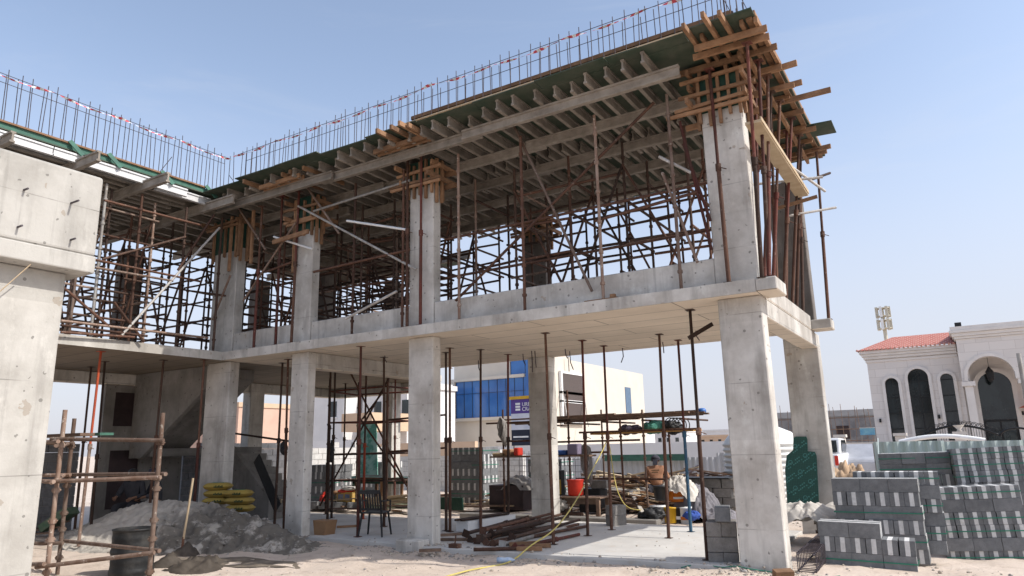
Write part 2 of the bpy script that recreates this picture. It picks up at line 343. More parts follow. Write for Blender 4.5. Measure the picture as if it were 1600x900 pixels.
cbox('beam',-11.40,10.21,3.25,-11.092,14.298,Z1-.003); cbox('beam',-17.797,-2.9,3.3,-17.5,17.0,Z1-.003); cbox('beam',-17.49,16.9,3.28,-13.26,17.19,Z1-.003)
for a,b in [(-7.883,-2.747),(-11.088,-8.457),(-13.558,-11.582)]:
    cbox('upstand',a,10.02,Z2-.004,b,10.2,4.19+random.uniform(-.02,.02))
# stair
def flight(xa,za,xb,zb,y0,y1,t=.18):
    s=MB(); n=max(2,round(abs(zb-za)/.17)); P=[(xa,y0,za)]
    for i in range(n):
        x0=xa+(xb-xa)*i/n; x1=xa+(xb-xa)*(i+1)/n; z1=za+(zb-za)*(i+1)/n
        P+= [(x0,y0,z1),(x1,y0,z1)]
    P+=[(xb,y0,zb-t*1.35),(xa+(xb-xa)*.12,y0,za-.02 if za<.1 else za-t*1.2)]
    if za>.1: P[-1]=(xa,y0,za-t*1.35)
    return s.prism(P,(0,y1-y0,0))
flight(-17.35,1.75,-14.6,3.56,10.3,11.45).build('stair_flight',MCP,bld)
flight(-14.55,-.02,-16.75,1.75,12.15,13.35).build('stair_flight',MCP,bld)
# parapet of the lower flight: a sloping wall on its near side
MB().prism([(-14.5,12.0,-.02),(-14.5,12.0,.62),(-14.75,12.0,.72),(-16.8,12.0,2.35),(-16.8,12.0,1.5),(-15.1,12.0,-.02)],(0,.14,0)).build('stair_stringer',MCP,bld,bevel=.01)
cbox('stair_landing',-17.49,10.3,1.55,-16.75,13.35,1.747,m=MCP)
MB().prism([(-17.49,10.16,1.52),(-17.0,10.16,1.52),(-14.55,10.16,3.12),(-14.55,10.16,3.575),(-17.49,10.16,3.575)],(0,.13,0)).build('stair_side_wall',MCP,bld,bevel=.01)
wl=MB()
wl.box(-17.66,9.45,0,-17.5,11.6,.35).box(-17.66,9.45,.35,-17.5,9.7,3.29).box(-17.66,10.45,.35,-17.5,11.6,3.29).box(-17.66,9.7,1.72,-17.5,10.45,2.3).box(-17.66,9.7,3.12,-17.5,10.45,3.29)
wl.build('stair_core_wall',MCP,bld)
MB().box(-17.64,9.7,.35,-17.56,10.45,1.72).box(-17.64,9.7,2.3,-17.56,10.45,3.12).build('opening_shade_sheet',M_BROWNPLY,bld)  # dark sheets stand in for the shade inside the wall openings
# near return wing on the left, lit by the sun
por=thing('concrete_portico','pale sunlit concrete portico with chunky parapet beam, at the left edge','portico',(-8.4,3.4,-.1))
MB().box(-8.95,2.86,-.3,-8.2,3.87,Z1-.002).build('column',MCL,por,bevel=.02,seg=2)
MB().box(-8.8,-1.5,Z1,-7.97,4.05,Z2+.012).build('slab',MCL,por,bevel=.015,seg=2)
MB().box(-8.25,-1.5,Z2+.010,-7.974,4.045,4.71).build('parapet_beam',MCL,por,bevel=.035,seg=3)
bwm=MB()
for r in range(18):
    for c_ in range(4):
        y1=2.855-c_*.40-(.2 if r%2 else 0); y0=max(y1-.39,1.2)
        if r%2 and c_==0: bwm.box(-8.62,2.66,-.1+r*.2,-8.27,2.855,-.1+r*.2+.19)
        bwm.box(-8.62,y0,-.1+r*.2,-8.27-random.uniform(0,.012),y1,-.1+r*.2+.19)
M_INF=mat('rough_block',(.42,.41,.40),(.28,.27,.26),scale=12,rough=.95,bump=.6,bs=25)
bwm.build('block_infill',M_INF,por)
pg=MB()
for u,v in [(36.9,297),(110.7,317.5),(27,355),(110,375)]:
    b=atx(u,v,-7.972); L={36.9:.07,110.7:.14}.get(u,.08); pg=MB().tube(b-Vector((.05,0,0)),b+Vector((L,.01,.006)),.011,n=8); pg.build('formwork_tie',M_REBAR,por)
for x,y,L in [(-8.0,13.3,.25),(-7.6,13.0,.45),(-7.55,13.05,.35),(-6.9,13.2,.2),(-9.4,13.6,.3),(-5.9,13.9,.3),(-10.4,11.5,.15),(-12.9,11,.3),(-3.9,12.6,.18),(-4.9,13.6,.22),(-7.0,13.6,.4)]:
    MB().path([(x,y,Z1+.02),(x+.01,y,Z1-L*.6),(x+random.uniform(-.06,.06),y+.03,Z1-L)],.011,5).build('wire_stub',M_REBAR,bld)
s1=MB(); a=atx(48,413,-7.985); b=Vector((-8.19,2.95,3.02)); s1.path([a,(a*.5+b*.5)+Vector((.02,0,-.07)),b],.006); s1.build('string',M_PLYE,label='pale string hanging under the portico parapet beam',cat='string')
# ================================================================ ROOF FORMWORK
ZD=7.25
rf=thing('roof_formwork','roof slab formwork deck of green plywood on rows of weathered beams','formwork',(-8,11,7.0))
dp=[(-13.62,9.25),(-1.66,9.25),(-1.66,14.95),(-12.6,14.95),(-12.6,17.6),(-18.2,17.6),(-18.2,-1),(-13.62,-1)]
MB().prism([(x,y,ZD) for x,y in dp],(0,0,.021)).build('deck',[M_PLYU],rf)
x=-13.6
while x<-2.2:
    w_=min(1.22,-1.66-x); yf=8.99+random.uniform(-.1,.06); z=ZD+random.uniform(-.012,.012)
    MB().obox((x+w_/2,(yf+9.3)/2,z+.012),w_/2-.004,(9.3-yf)/2,.009,Matrix.Rotation(random.uniform(-.02,.02),3,'Z')).build('deck_sheet',M_PLYU,rf); x+=w_
def ibeam(p,q,w=.08,h=.2,t=.03):
    s=MB(); p=Vector(p);q=Vector(q); d=Vector((0,0,h/2-t/2))
    s.bar(p+d,q+d,w,t).bar(p-d,q-d,w,t).bar(p,q,w*.42,h-2*t)
    e=(q-p).normalized()
    return s
def beam(name,p,q,w=.08,h=.2,m=None): return ibeam(p,q,w,h,.034).build(name,m or M_BEAM,rf)
x=-13.3
while x<-3.1:
    yf=9.16+random.uniform(-.08,.2); z=ZD-.094
    ym=11.9+random.uniform(-.3,.3)
    beam('joist',(x,yf,z),(x,ym+.3,z),.06,.185); beam('joist',(x+.10,ym-.4,z),(x+.10,14.75+random.uniform(-.1,.2),z),.06,.185)
    x+=.345+random.uniform(-.06,.05)
for i in range(16):
    x=-13.95-i*.265; beam('joist',(x,-1+random.random()*.3,ZD-.085),(x,9.0,ZD-.085),.08,.165)
for i in range(8):
    x=-13.9-i*.55; beam('joist',(x,8.8,ZD-.09),(x,17.2,ZD-.09),.08,.165)
for y in (9.5,10.55,11.65,12.75,13.9):
    xa=-13.3
    k=0
    while xa<-3.3:
        xb=min(xa+random.uniform(3.2,3.9),-2.9 if y>9.6 else -2.80); o=.045*(1 if k%2 else -1)
        beam('ledger',(xa-.35,y+o,ZD-.275),(xb,y+o,ZD-.275),.085,.175); xa=xb; k+=1
for u,v in [(20,215),(155,245),(263,278),(365,312)]:
    b=atz(u,v,6.95); beam('ledger',(b.x,b.y,ZD-.28),(b.x-2.6,b.y,ZD-.28),.085,.2); beam('ledger',(b.x-2.2,b.y+.1,ZD-.28),(-18.1,b.y+.1,ZD-.28),.085,.2)
for y in (11.2,12.8,14.4,16): beam('ledger',(-11.3,y,ZD-.28),(-18,y,ZD-.28),.085,.2)
# left wing edge: white aluminium beam, green edge board, timber batten, wedge braces
ya=-1; 
for yb in (2.6,5.9,8.62): beam('edge_beam',(-13.56,ya+.02,7.1),(-13.56,yb,7.1),.075,.17,M_WBEAM); ya=yb
beam('edge_beam',(-13.72,8.0,7.11),(-13.72,9.3,7.11),.075,.17,M_WBEAM)
MB().box(-13.66,-1,7.275,-13.64,9.2,7.375).build('edge_board',M_GPAINT,rf)
MB().box(-13.69,-1,7.376,-13.60,9.1,7.41).build('edge_batten',M_TIMB,rf)
for u,v in [(-40,190),(118,222),(178,241),(260,268),(328,291)]:
    c=atx(u,v,-13.6); MB().bar((-13.47,c.y+.10,7.17),(-13.60,c.y-.10,7.43),.085,.022,up=(1,0,0)).build('edge_brace',M_GPAINT,rf)
# right edge
MB().box(-1.70,9.1,7.272,-1.655,14.95,7.33).build('edge_batten',M_TIMB,rf)
MB().box(-1.78,9.1,7.205,-1.70,14.9,7.246).build('edge_batten',M_TIMB,rf)
for i,(u,v) in enumerate([(1214,72),(1245,98),(1253,128),(1298,140),(1256,173),(1275,200),(1298,228),(1292,236)]):
    e=atz(u,v,7.14); MB().bar(e,(e.x-1.5,e.y+random.uniform(-.12,.12),7.14),.05,.085).build('cross_timber',M_TIMB,rf)
MB().obox((-1.60,13.4,7.21),.32,.30,.009,Matrix.Rotation(.05,3,'Y')).build('deck_sheet',M_PLYU,rf)
# timber supported corner over the right column
for u,v,L in [(1067,40,1.1),(1097,22,1.4),(1123,20,1.4),(1096,56,.8),(1158,35,1.0),(1180,30,1.2)]:
    e=atz(u,v,7.2); MB().bar((e.x,e.y,7.20),(e.x+.02,e.y+L+.25,7.20),.05,.085).build('corner_timber',M_TIMB,rf)
for y,z,xa,xb in [(9.235,7.11,-2.55,-1.55),(9.46,7.11,-2.64,-1.57),(10.4,7.1,-3,-1.6),(11.1,7.1,-3.2,-1.55)]:
    MB().bar((xa,y,z),(xb,y+.04,z),.05,.085).build('corner_timber',M_TIMB,rf)
for y in (11.7,12.4,13.1,13.8,14.5): MB().bar((-3.1,y,7.19),(-1.72,y,7.19),.05,.085).build('corner_timber',M_TIMB,rf)
for x in (-1.95,-2.3,-2.7): MB().bar((x,9.9,7.07),(x,14.6,7.07),.05,.085).build('corner_timber',M_TIMB,rf)
# dark side form of the roof upstand
MB().bar((-8.1,9.0,ZD+.03),(-1.75,9.0,ZD+.03),.03,.02).build('edge_lath',M_PLYE,rf)
uf=thing('upstand_form','dark brown plywood side form standing on the roof deck edge','formwork',(-5,9.7,7.272))
MB().box(-8.36,9.92,7.274,-2.14,9.942,7.92).build('form_board',M_BROWNPLY,uf)
MB().box(-8.36,9.88,7.88,-2.14,9.918,7.95).build('form_rail',M_TIMB,uf)
MB().box(-8.33,9.84,7.60,-2.16,9.876,7.65).build('form_rail',M_TIMB,uf)
x=-8.3
while x<-2.2:
    MB().box(x,9.88,7.274,x+.045,9.918,7.875).build('form_stud',M_BROWNPLY,uf); x+=.42
MB().box(-2.138,9.92,7.274,-2.115,10.5,7.95).build('form_board',M_BROWNPLY,uf)
# ---------------------------------------------------------------- column head formwork
def head(xa,xb,ya,yb,z0,z1,label,nb,wal):
    t=thing('column_formwork',label,'formwork',((xa+xb)/2,(ya+yb)/2,z0))
    g=.02
    for a in ((xa-g,ya-g,xb+g,ya-.003),(xa-g,yb+.003,xb+g,yb+g),(xa-g,ya-.001,xa-.003,yb+.001),(xb+.003,ya-.001,xb+g,yb+.001)):
        MB().box(a[0],a[1],z0+.12*random.random(),a[2],a[3],z1).build('form_panel',M_PLY,t)
    for i in range(nb):
        x=xa-.02+(xb-xa+.0)*i/(nb-1)
        MB().box(x,ya-g-.055,z0-random.uniform(.06,.26),x+.045,ya-g-.003,z1-random.random()*.1).build('batten',M_TIMB,t)
        MB().box(x,yb+g+.003,z0-random.uniform(.0,.2),x+.05,yb+g+.055,z1).build('batten',M_TIMB,t)
    for y in (ya+.02,yb-.06):
        for s_,xx in ((1,xb+g+.003),(-1,xa-g-.053)):
            MB().box(xx,y,z0-random.uniform(.05,.35),xx+.05,y+.05,z1).build('batten',M_TIMB,t)
    for z in wal:
        a,b=random.uniform(.12,.5),random.uniform(.08,.25)
        for dz in ((0,.07) if z==wal[0] else (0,)):
          MB().bar((xa-a-random.random()*.2,ya-g-.08,z+dz),(xb+b,ya-g-.08,z+dz+random.uniform(-.03,.03)),.04,.052).build('waler',M_TIMB,t)
        MB().bar((xa-a,yb+g+.08,z),(xb+b,yb+g+.08,z),.045,.085).build('waler',M_TIMB,t)
        MB().bar((xb+g+.085,ya-random.uniform(.15,.35),z+.10),(xb+g+.085,yb+.35,z+.10),.045,.085).build('waler',M_TIMB,t)
        MB().bar((xa-g-.085,ya-random.uniform(.15,.35),z+.10),(xa-g-.085,yb+.35,z+.10),.045,.085).build('waler',M_TIMB,t)
    return t
hd=head(-2.745,-2.145,9.986,10.286,6.42,7.05,'timber and green plywood formwork crowning the right corner column',5,(6.47,6.74,6.98))
hm=head(-8.455,-7.885,9.986,10.216,6.40,7.0,'timber and green plywood formwork crowning the middle front column',5,(6.5,6.75))
hl=head(-11.58,-11.09,9.986,10.206,6.15,6.95,'timber and green plywood formwork crowning the second column from the inner corner',3,(6.35,6.7))
hc=head(-14.38,-13.56,9.986,10.236,6.12,6.95,'green plywood formwork crowning the wide column at the inner corner',3,(6.72,))
head(-8.30,-7.745,14.0,14.3,6.4,6.95,'shadowed formwork crowning the rear middle column',4,(6.5,6.75))
for t,cs,X in [(hm,[(588,204),(610,198),(623,192),(637,195)],(-8.65,-7.6)),(hl,[(440,272),(452,268),(473,262)],(-11.9,-10.9))]:
    for u,v in cs:
        e=atz(u,v,7.17); MB().bar(e,(e.x+.03,e.y+1.1,7.17),.05,.085).build('top_timber',M_TIMB,t)
    for y in (9.28,9.4): MB().bar((X[0]-.1,y,7.08),(X[1]+.1,y+.02,7.1),.05,.085).build('top_timber',M_TIMB,t)
MB().bar((-12.0,9.7,5.98),(-10.9,9.68,6.02),.05,.09).build('waler',M_TIMB,hl)
for dx in (0,.4): MB().box(-11.62+dx*.1,9.90,5.3,-11.57+dx*.1,9.955,6.9).build('batten',M_TIMB,hl)
e=atz(380,283,7.17); MB().bar(e,(e.x,e.y+1.2,7.17),.05,.085).build('top_timber',M_TIMB,hc)
for x in (-13.75,-13.45,-13.0): MB().box(x,9.88,5.6+random.random()*.4,x+.06,9.93,6.95).build('batten',M_TIMB,hc)
# ---------------------------------------------------------------- steel props
def prop(p,q,m1,m2,label,group=None,frac=.55,name='steel_prop',flip=False):
    p=Vector(p);q=Vector(q); t=thing(name,label,'prop',p,group=group); d=(q-p); L=d.length; u=d/L; rot=Vector((0,0,1)).rotation_difference(u).to_matrix()
    j=p+d*frac
    MB().obox(p+u*.004,.06,.06,.004,rot).build('base_plate',m1,t)
    MB().tube(p+u*.008,j,.030,n=10).build('outer_tube',m1,t)
    MB().tube(j-u*.02,q-u*.008,.0235,n=10).build('inner_tube',m2,t)
    MB().tube(j-u*.09,j+u*.015,.041,n=10).tube(j-u*.05+rot@Vector((.04,0,0)),j-u*.05+rot@Vector((.11,.02,-.03)),.007,n=5).build('collar',m1,t)
    MB().obox(q-u*.004,.065,.065,.004,rot).build('head_plate',m2,t)
    return t
GP='steel props standing on the ground slab'
def und(u,vt,vb,ub,m1,m2,lab,frac=.5):
    a=atz(ub,vb,0); b=atz(u,vt,Z1); x=(a.x+b.x)/2; y=(a.y+b.y)/2
    dx=b.x-a.x; dy=b.y-a.y; s=min(1,.25/max(.01,math.hypot(dx,dy)))
    prop((x-dx*s/2,y-dy*s/2,.004),(x+dx*s/2,y+dy*s/2,Z1-.002),m1,m2,lab,GP,frac)
for a in [
 (563,540,838,560,M_RED,M_RED,'red brown steel prop between the two middle front columns, nearest the chair'),
 (600,558,823,600,M_DARK,M_DARK,'dark steel prop just right of the scaffold tower, behind the red brown prop',),
 (704,537,826,702,M_RUST,M_RUST,'rusty steel prop close behind the right side of the middle front column'),
 (697,557,836,697,M_DARK,M_DARK,'darker steel prop in the pair right of the middle front column'),
 (751,546,830,751,M_RUST,M_DARK,'brown steel prop in front of the grey block pack'),
 (795,553,818,793,M_DARK,M_RED,'steel prop beside the purple sign, left of the rear column'),
 (852,520,851,865,M_RUST,M_RUST,'tall rusty steel prop standing in front of the rear middle column'),
 (912,533,839,916,M_RUST,M_RED,'rusty steel prop with red top beside the grey coil of rope'),
 (945,542,830,954,M_RUST,M_RED,'reddish steel prop behind the small pile of two blocks'),
 (1030,522,841,1045,M_RUST,M_RUST,'brown steel prop in the middle of the sunlit slab'),
 (1060,532,832,1079,M_BLUE,M_RED,'steel prop with blue lower tube and red upper tube'),
 (1081,488,880,1103,M_RUST,M_DARK,'rightmost tall brown steel prop behind the loose block pile')]: und(*a[:7])
b=Vector((-3.3,10.3,3.12)); MB().bar(b,(-3.02,10.6,3.34),.04,.06).build('prop_brace',M_DARK,label='short dark brace bar leaning from the rightmost prop to the slab',cat='brace')
for i,(x,y,m1,m2,la) in enumerate([
 (-14.6,5.0,M_DARK,M_DARK,'dark prop nearest the pale portico under the left wing'),
 (-14.35,5.8,M_RUST,M_RUST,'brown prop right above the left pole of the near scaffold frame'),
 (-16.4,6.2,M_DARK,M_DARK,'dark prop against the sky under the left wing, beside the brown one'),
 (-16.5,7.4,M_DARK,M_DARK,'dark prop against the right edge of the left sky gap'),
 (-14.0,7.35,M_PALE,M_ORANGE,'prop with bright orange upper tube in front of the stair wall'),
 (-16.6,8.6,M_DARK,M_DARK,'dark prop in front of the dark opening of the stair wall'),
 (-15.4,8.3,M_DARK,M_DARK,'dark prop just right of the orange topped prop'),
 (-14.4,8.9,M_RUST,M_DARK,'brown prop in front of the concrete stair flight'),
 (-13.7,9.45,M_RED,M_RUST,'red brown prop just left of the wide inner corner column'),
 (-12.95,10.9,M_DARK,M_DARK,'dark prop just right of the wide inner corner column'),
 (-12.3,10.6,M_RUST,M_RUST,'brown prop in front of the sloping stair wall'),
 (-12.7,12.2,M_DARK,M_DARK,'dark prop beside the leaning black board'),
 (-12.35,13.0,M_ORANGE,M_RUST,'prop with orange lower tube between the stair and the second column'),
 (-11.75,10.3,M_DARK,M_DARK,'dark prop touching the left side of the second front column')]):
    prop((x,y,.0),(x+random.uniform(-.08,.08),y+random.uniform(-.05,.05),Z1-.002),m1,m2,la,GP,random.uniform(.45,.62))
# front ledge props of the upper storey
GU='steel props on the edge of the first floor slab'
def up(ub,vb,ut,zt,m1,m2,lab,y=9.83):
    a=atz(ub,vb,Z2); a.y=y; a.x=aty(ub,vb,y).x; a.z=Z2+.004; b=Vector((aty(ut,100,y).x,y,zt)); 
    prop(a,b,m1,m2,lab,GU,.55)
    return a
def upx(x,xt,zt,m1,m2,lab,y=9.84): prop((x,y,Z2+.004),(xt,y,zt),m1,m2,lab,GU,random.uniform(.5,.6))
upx(-2.52,-2.52,7.06,M_RUST,M_RED,'red topped prop standing in front of the right corner column')
upx(-8.37,-8.4,7.05,M_RUST,M_RUST,'brown prop in front of the left edge of the middle upper column')
upx(-8.06,-8.06,7.05,M_RED,M_RED,'red prop in front of the middle upper column')
upx(-11.93,-11.95,7.05,M_RED,M_RED,'red prop just left of the second upper column')
upx(-11.45,-11.42,7.05,M_RUST,M_RED,'brown prop in front of the second upper column')
upx(-12.62,-12.6,6.95,M_RED,M_RUST,'dark red prop between the inner corner column and the second column')
GR='steel props along the right edge of the building'
RP=[(-2.06,9.80,-1.86,9.42),(-2.02,10.05,-1.84,10.0),(-1.98,9.86,-1.83,10.55),(-2.28,10.6,-2.05,10.7),(-2.3,11.0,-1.9,11.1),(-2.28,11.5,-1.85,11.5),(-2.3,11.9,-2.1,12.0),(-2.26,12.2,-1.82,12.3),(-2.3,12.6,-2.0,12.8),(-2.28,13.0,-1.84,13.1),(-2.3,13.5,-1.9,13.6),(-2.25,13.85,-2.0,14.0)]
for i,(x,y,xt,yt) in enumerate(RP):
    zb=Z2+.005 if y<10.38 else 3.852
    prop((x,y,zb),(xt,yt,7.06),random.choice((M_RUST,M_DARK,M_RUST,M_RED)),random.choice((M_RUST,M_RED,M_DARK)),
      f'rusty prop along the right edge beam, {ORD[i]} counted back from the corner column',GR,random.uniform(.42,.62))
prop((-1.86,14.15,Z2+.005),(-1.72,14.2,7.14),M_RUST,M_RUST,'lone outermost prop on the far slab stub, seen against the sky',GR,.5)
# long yellow plank slung along the right edge and the tubes that carry it
MB().obox((-1.92,11.35,5.92),.105,1.8,.02,Matrix.Rotation(-.004,3,'X')).obox((-1.81,11.35,5.955),.010,1.8,.03).build('walkway_plank',[M_PLYE],label='pale yellow plank slung along the right side of the building',cat='plank')
for p,q,m_,la in [((-2.6,12.2,5.98),(-1.5,12.75,6.05),M_GALV,'bright galvanised tube crossing under the pale plank'),((-2.2,13.2,5.6),(-1.45,13.7,5.75),M_GALV,'short grey tube under the far end of the pale plank'),((-1.75,13.2,6.2),(-1.5,13.9,6.5),M_DARK,'dark tube poking out beside the lone outermost prop'),((-1.9,12.2,6.15),(-1.6,13.7,6.1),M_GALV,'grey tube running back beside the pale plank')]:
    MB().tube(p,q,.024,n=8).build('scaffold_tube',m_,label=la,cat='tube')
MB().bar((-2.3,12.7,5.62),(-1.62,12.75,5.72),.06,.05).build('timber_offcut',M_TIMB,label='short timber offcut under the far end of the pale plank',cat='timber')
# ---------------------------------------------------------------- shoring scaffold
def standard(x,y,z0,z1,r=.024):
    s=MB(); s.tube((x,y,z0),(x,y,z1),r,n=7)
    z=z0+.25
    while z<z1-.1: s.tube((x,y,z),(x,y,z+.045),r*1.55,n=7); z+=.5
    s.tube((x,y,z0),(x,y,z0+.012),.055,n=4)
    return s
class Shore:
    def __init__(s,label,loc,group): s.t=thing('shoring_scaffold',label,'scaffold',loc,group=group); s.items=[]
    def std(s,x,y,z0,z1,m_,r=.024): s.items.append(('standard',standard(x,y,z0,z1,r),m_,Vector((x,y,5))))
    def tube(s,n_,p,q,m_,r=.025):
        p=Vector(p);q=Vector(q); s.items.append((n_,MB().tube(p,q,r,n=6),m_,(p+q)/2))
    def done(s):
        by={}
        for it in s.items: by.setdefault(it[0],[]).append(it)
        for n_,L in by.items():
            L.sort(key=lambda i:i[3].length)
            for it in L[:99]: it[1].build(n_,it[2],s.t)
            if len(L)>99:
                g=MB(); ms=[]
                for it in L[99:]:
                    if it[2] not in ms: ms.append(it[2])
                    g.add(it[1].v,it[1].f,ms.index(it[2]),True)
                g.build('rear_'+n_,ms,s.t,kind='stuff')
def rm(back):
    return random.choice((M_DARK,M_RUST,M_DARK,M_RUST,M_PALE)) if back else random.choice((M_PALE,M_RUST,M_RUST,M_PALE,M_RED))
GS='shoring scaffold under the roof formwork'
FX=[atz(u,v,Z2).x for u,v in [(1057,449),(925,463),(811,484),(710,499),(618,511),(539,522)]]
def bay(s,xs,ys,lifts,ztop=6.86,skip=lambda x,y:False,z0=Z2):
    for j,y in enumerate(ys):
        P=[(x+random.uniform(-.05,.05),y+random.uniform(-.05,.05)) for x in xs if not skip(x,y)]
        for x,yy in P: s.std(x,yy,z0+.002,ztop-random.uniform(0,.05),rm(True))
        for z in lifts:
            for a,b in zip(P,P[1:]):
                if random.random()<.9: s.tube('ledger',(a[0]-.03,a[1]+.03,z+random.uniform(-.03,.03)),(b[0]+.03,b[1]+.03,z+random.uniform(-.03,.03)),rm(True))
        for a,b in zip(P,P[1:]):
            if random.random()<.75:
                za,zb=(4.0,6.4) if random.random()<.5 else (6.4,4.0); s.tube('diagonal_brace',(a[0],a[1]-.04,za),(b[0],b[1]-.04,zb),rm(True))
    for x in xs:
        for z in lifts:
            for a,b in zip(ys,ys[1:]):
                if not skip(x,a) and not skip(x,b) and random.random()<.8: s.tube('transom',(x+.03,a-.04,z+.06),(x+.03,b+.04,z+.06),rm(True))
s=Shore('rusty shoring scaffold filling the bay between the middle and right front columns',(-5.4,11.5,Z2),GS)
for i,x in enumerate(FX[:4]): s.std(x,9.86,Z2+.002,6.87,(M_PALE,M_PALE,M_RUST,M_PALE)[i],.026)
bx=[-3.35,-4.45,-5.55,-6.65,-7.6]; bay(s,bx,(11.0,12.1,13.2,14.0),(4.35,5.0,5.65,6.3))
A=lambda u,v,y=9.92: aty(u,v,y)
for a,b,m_ in [((1022,160),(712,470),M_RUST),((800,190),(925,455),M_PALE),((1068,225),(1110,345),M_RED),((1062,190),(1112,390),M_RED),((1030,245),(1080,270),M_GALV),((1035,270),(1090,410),M_PALE),((930,345),(1090,300),M_RUST)]:
    s.tube('diagonal_brace',A(*a),A(*b),m_,.025)
for y,z in ((10.3,4.7),(10.3,5.45)): s.tube('ledger',(-7.85,y,z),(-2.8,y,z+.02),M_RUST,.024)
s.done()
s=Shore('shoring scaffold with pale diagonal tubes in the bay left of the middle front column',(-9.8,11.5,Z2),GS)
for i,x in enumerate(FX[4:]): s.std(x,9.86,Z2+.002,6.87,M_RUST,.026)
bay(s,[-8.9,-9.7,-10.5,-11.3,-12.2,-13.0],(10.9,11.9,12.9,13.9),(4.1,4.6,5.05,5.5,5.95,6.4))
for a,b,m_ in [((466,322),(650,421),M_GALV),((490,330),(640,282),M_GALV),((542,345),(636,359),M_WHITE),((478,290),(530,365),M_PALE),((490,425),(640,390),M_RUST),((540,498),(620,455),M_GALV),((428,370),(487,389),M_WHITE),((462,348),(380,470),M_PALE),((415,425),(455,410),M_RUST),((350,290),(415,390),M_PALE),((300,455),(352,462),M_DARK),((360,430),(332,500),M_PALE)]:
    s.tube('diagonal_brace' if abs(a[1]-b[1])>25 else 'ledger',A(*a,9.8),A(*b,9.85),m_,.025)
s.done()
s=Shore('dense dark shoring scaffold under the roof of the left wing',(-15.5,8,Z2),GS)
for u,v,m_ in [(210,534,M_RUST),(194,509,M_PALE),(169,524,M_GALV),(350,548,M_DARK),(300,540,M_DARK)]:
    b=atz(u,v,Z2); s.std(min(b.x,-13.75),b.y,Z2+.002,6.86,m_,.027)
bay(s,[-13.9,-14.9,-15.9,-16.9,-17.6],(5.2,6.2,7.2,8.2,9.2,10.3),(4.15,4.7,5.25,5.8,6.35),skip=lambda x,y:x>-14.5 and y>8.5)
bay(s,[-12.0,-13.1,-14.2,-15.3,-16.4,-17.4],(11.2,12.4,13.6,14.8,16.0),(4.1,4.55,5.0,5.5,5.95,6.4),skip=lambda x,y:(x>-13.5 and y<14.3))
B=lambda u,v,x=-13.45: atx(u,v,x)
for a,b,m_ in [((343,356),(190,524),M_GALV),((335,335),(278,422),M_RUST),((163,313),(314,352),M_RUST),((149,406),(314,440),M_RUST),((149,418),(270,439),M_PALE),((100,450),(170,510),M_RUST),((178,472),(225,534),M_RUST),((95,501),(325,528),M_PALE),((95,508),(230,525),M_RUST),((95,519),(210,527),M_RUST),((160,405),(290,370),M_DARK)]:
    s.tube('diagonal_brace' if abs(a[1]-b[1])>45 else 'ledger',B(*a),B(*b),m_,.026)
s.done()
MB().box(-4.75,9.79,Z2+.002,-4.2,9.88,Z2+.022).obox((-4.28,9.83,Z2+.05),.04,.03,.025).build('timber_offcut',M_TIMB,label='small timber offcut lying on the slab edge below the upper scaffold',cat='timber')
# ---------------------------------------------------------------- parapet reinforcement
def rebar_run(label,pts,off,z0,z1,side):
    t=thing('parapet_rebar',label,'rebar',(pts[0][0],pts[0][1],z0)); items=[]
    for (x,y) in pts:
        for dx,dy in ((0,0),off):
            a=Vector((x+dx+random.uniform(-.015,.015),y+dy,z0)); b=a+Vector((random.uniform(-.035,.035),random.uniform(-.035,.035),z1-z0+random.uniform(-.06,.05))); items.append((a,b))
    items.sort(key=lambda i:i[0].length)
    for a,b in items[:99]: MB().tube(a,b,.0075,n=5).build('vertical_bar',M_REBAR,t)
    if len(items)>99:
        g=MB()
        for a,b in items[99:]: g.tube(a,b,.0075,n=5)
        g.build('far_vertical_bars',M_REBAR,t,kind='stuff')
    p,q=pts[0],pts[-1]
    for dz,o in ((-.10,0),(-.16,1)): MB().tube((p[0]+off[0]*o,p[1]+off[1]*o,z1+dz),(q[0]+off[0]*o,q[1]+off[1]*o,z1+dz),.006,n=5).build('horizontal_bar',M_REBAR,t)
    return t
fr=rebar_run('row of thin upright rebar along the front roof edge',[(-13.6+.2*i,9.80) for i in range(58)],(.03,.25),7.272,8.50,0)
lr=rebar_run('row of thin upright rebar along the left wing roof edge',[(-13.75,9.75-.2*i) for i in range(44)],(-.22,.04),7.272,8.43,0)
rr=rebar_run('row of thin upright rebar along the right roof edge',[(-2.05,9.9+.2*i) for i in range(25)],(-.22,.02),7.272,8.46,0)
for p,q in [((-13.2,9.82,7.3),(-13.8,9.8,7.95))]: MB().tube(p,q,.008,n=5).build('slanting_bar',M_REBAR,fr)
for y in (3.8,8.0): MB().tube((-13.78,y,7.28),(-13.78,y+.35,7.9),.008,n=5).build('slanting_bar',M_REBAR,lr)
M_TRED=mat('faded_red_tape',(.62,.10,.12),(.55,.08,.10),bump=0)
def tape(pts,label):
    s=MB(); n=0
    for a,b in zip(pts,pts[1:]):
        a=Vector(a);b=Vector(b);d=(b-a); k=max(1,int(d.length/.035))
        for i in range(k):
            p=a+d*(i/k); q=a+d*((i+1)/k); tw=lambda t: Vector((.02*math.sin(t*2.1),.02*math.cos(t*1.7),.013+.006*math.sin(t*1.3)))
            w0,w1=tw(n*.21),tw((n+1)*.21); sag=lambda f:-.05*math.sin(math.pi*f)
            z0=Vector((0,0,sag(i/k)));z1=Vector((0,0,sag((i+1)/k)))
            s.add([p-w0+z0,q-w1+z1,q+w1+z1,p+w0+z0],[(0,1,2,3)],1 if (n//2)%2 else 0); n+=1
    return s.build('barrier_tape',[M_WHITE,M_TRED],label=label,cat='tape')
tape([(-13.7+1.47*i,9.77+.03*(i%2),8.385+.02*math.sin(i*2)) for i in range(9)],'red and white barrier tape tied along the front row of rebar')
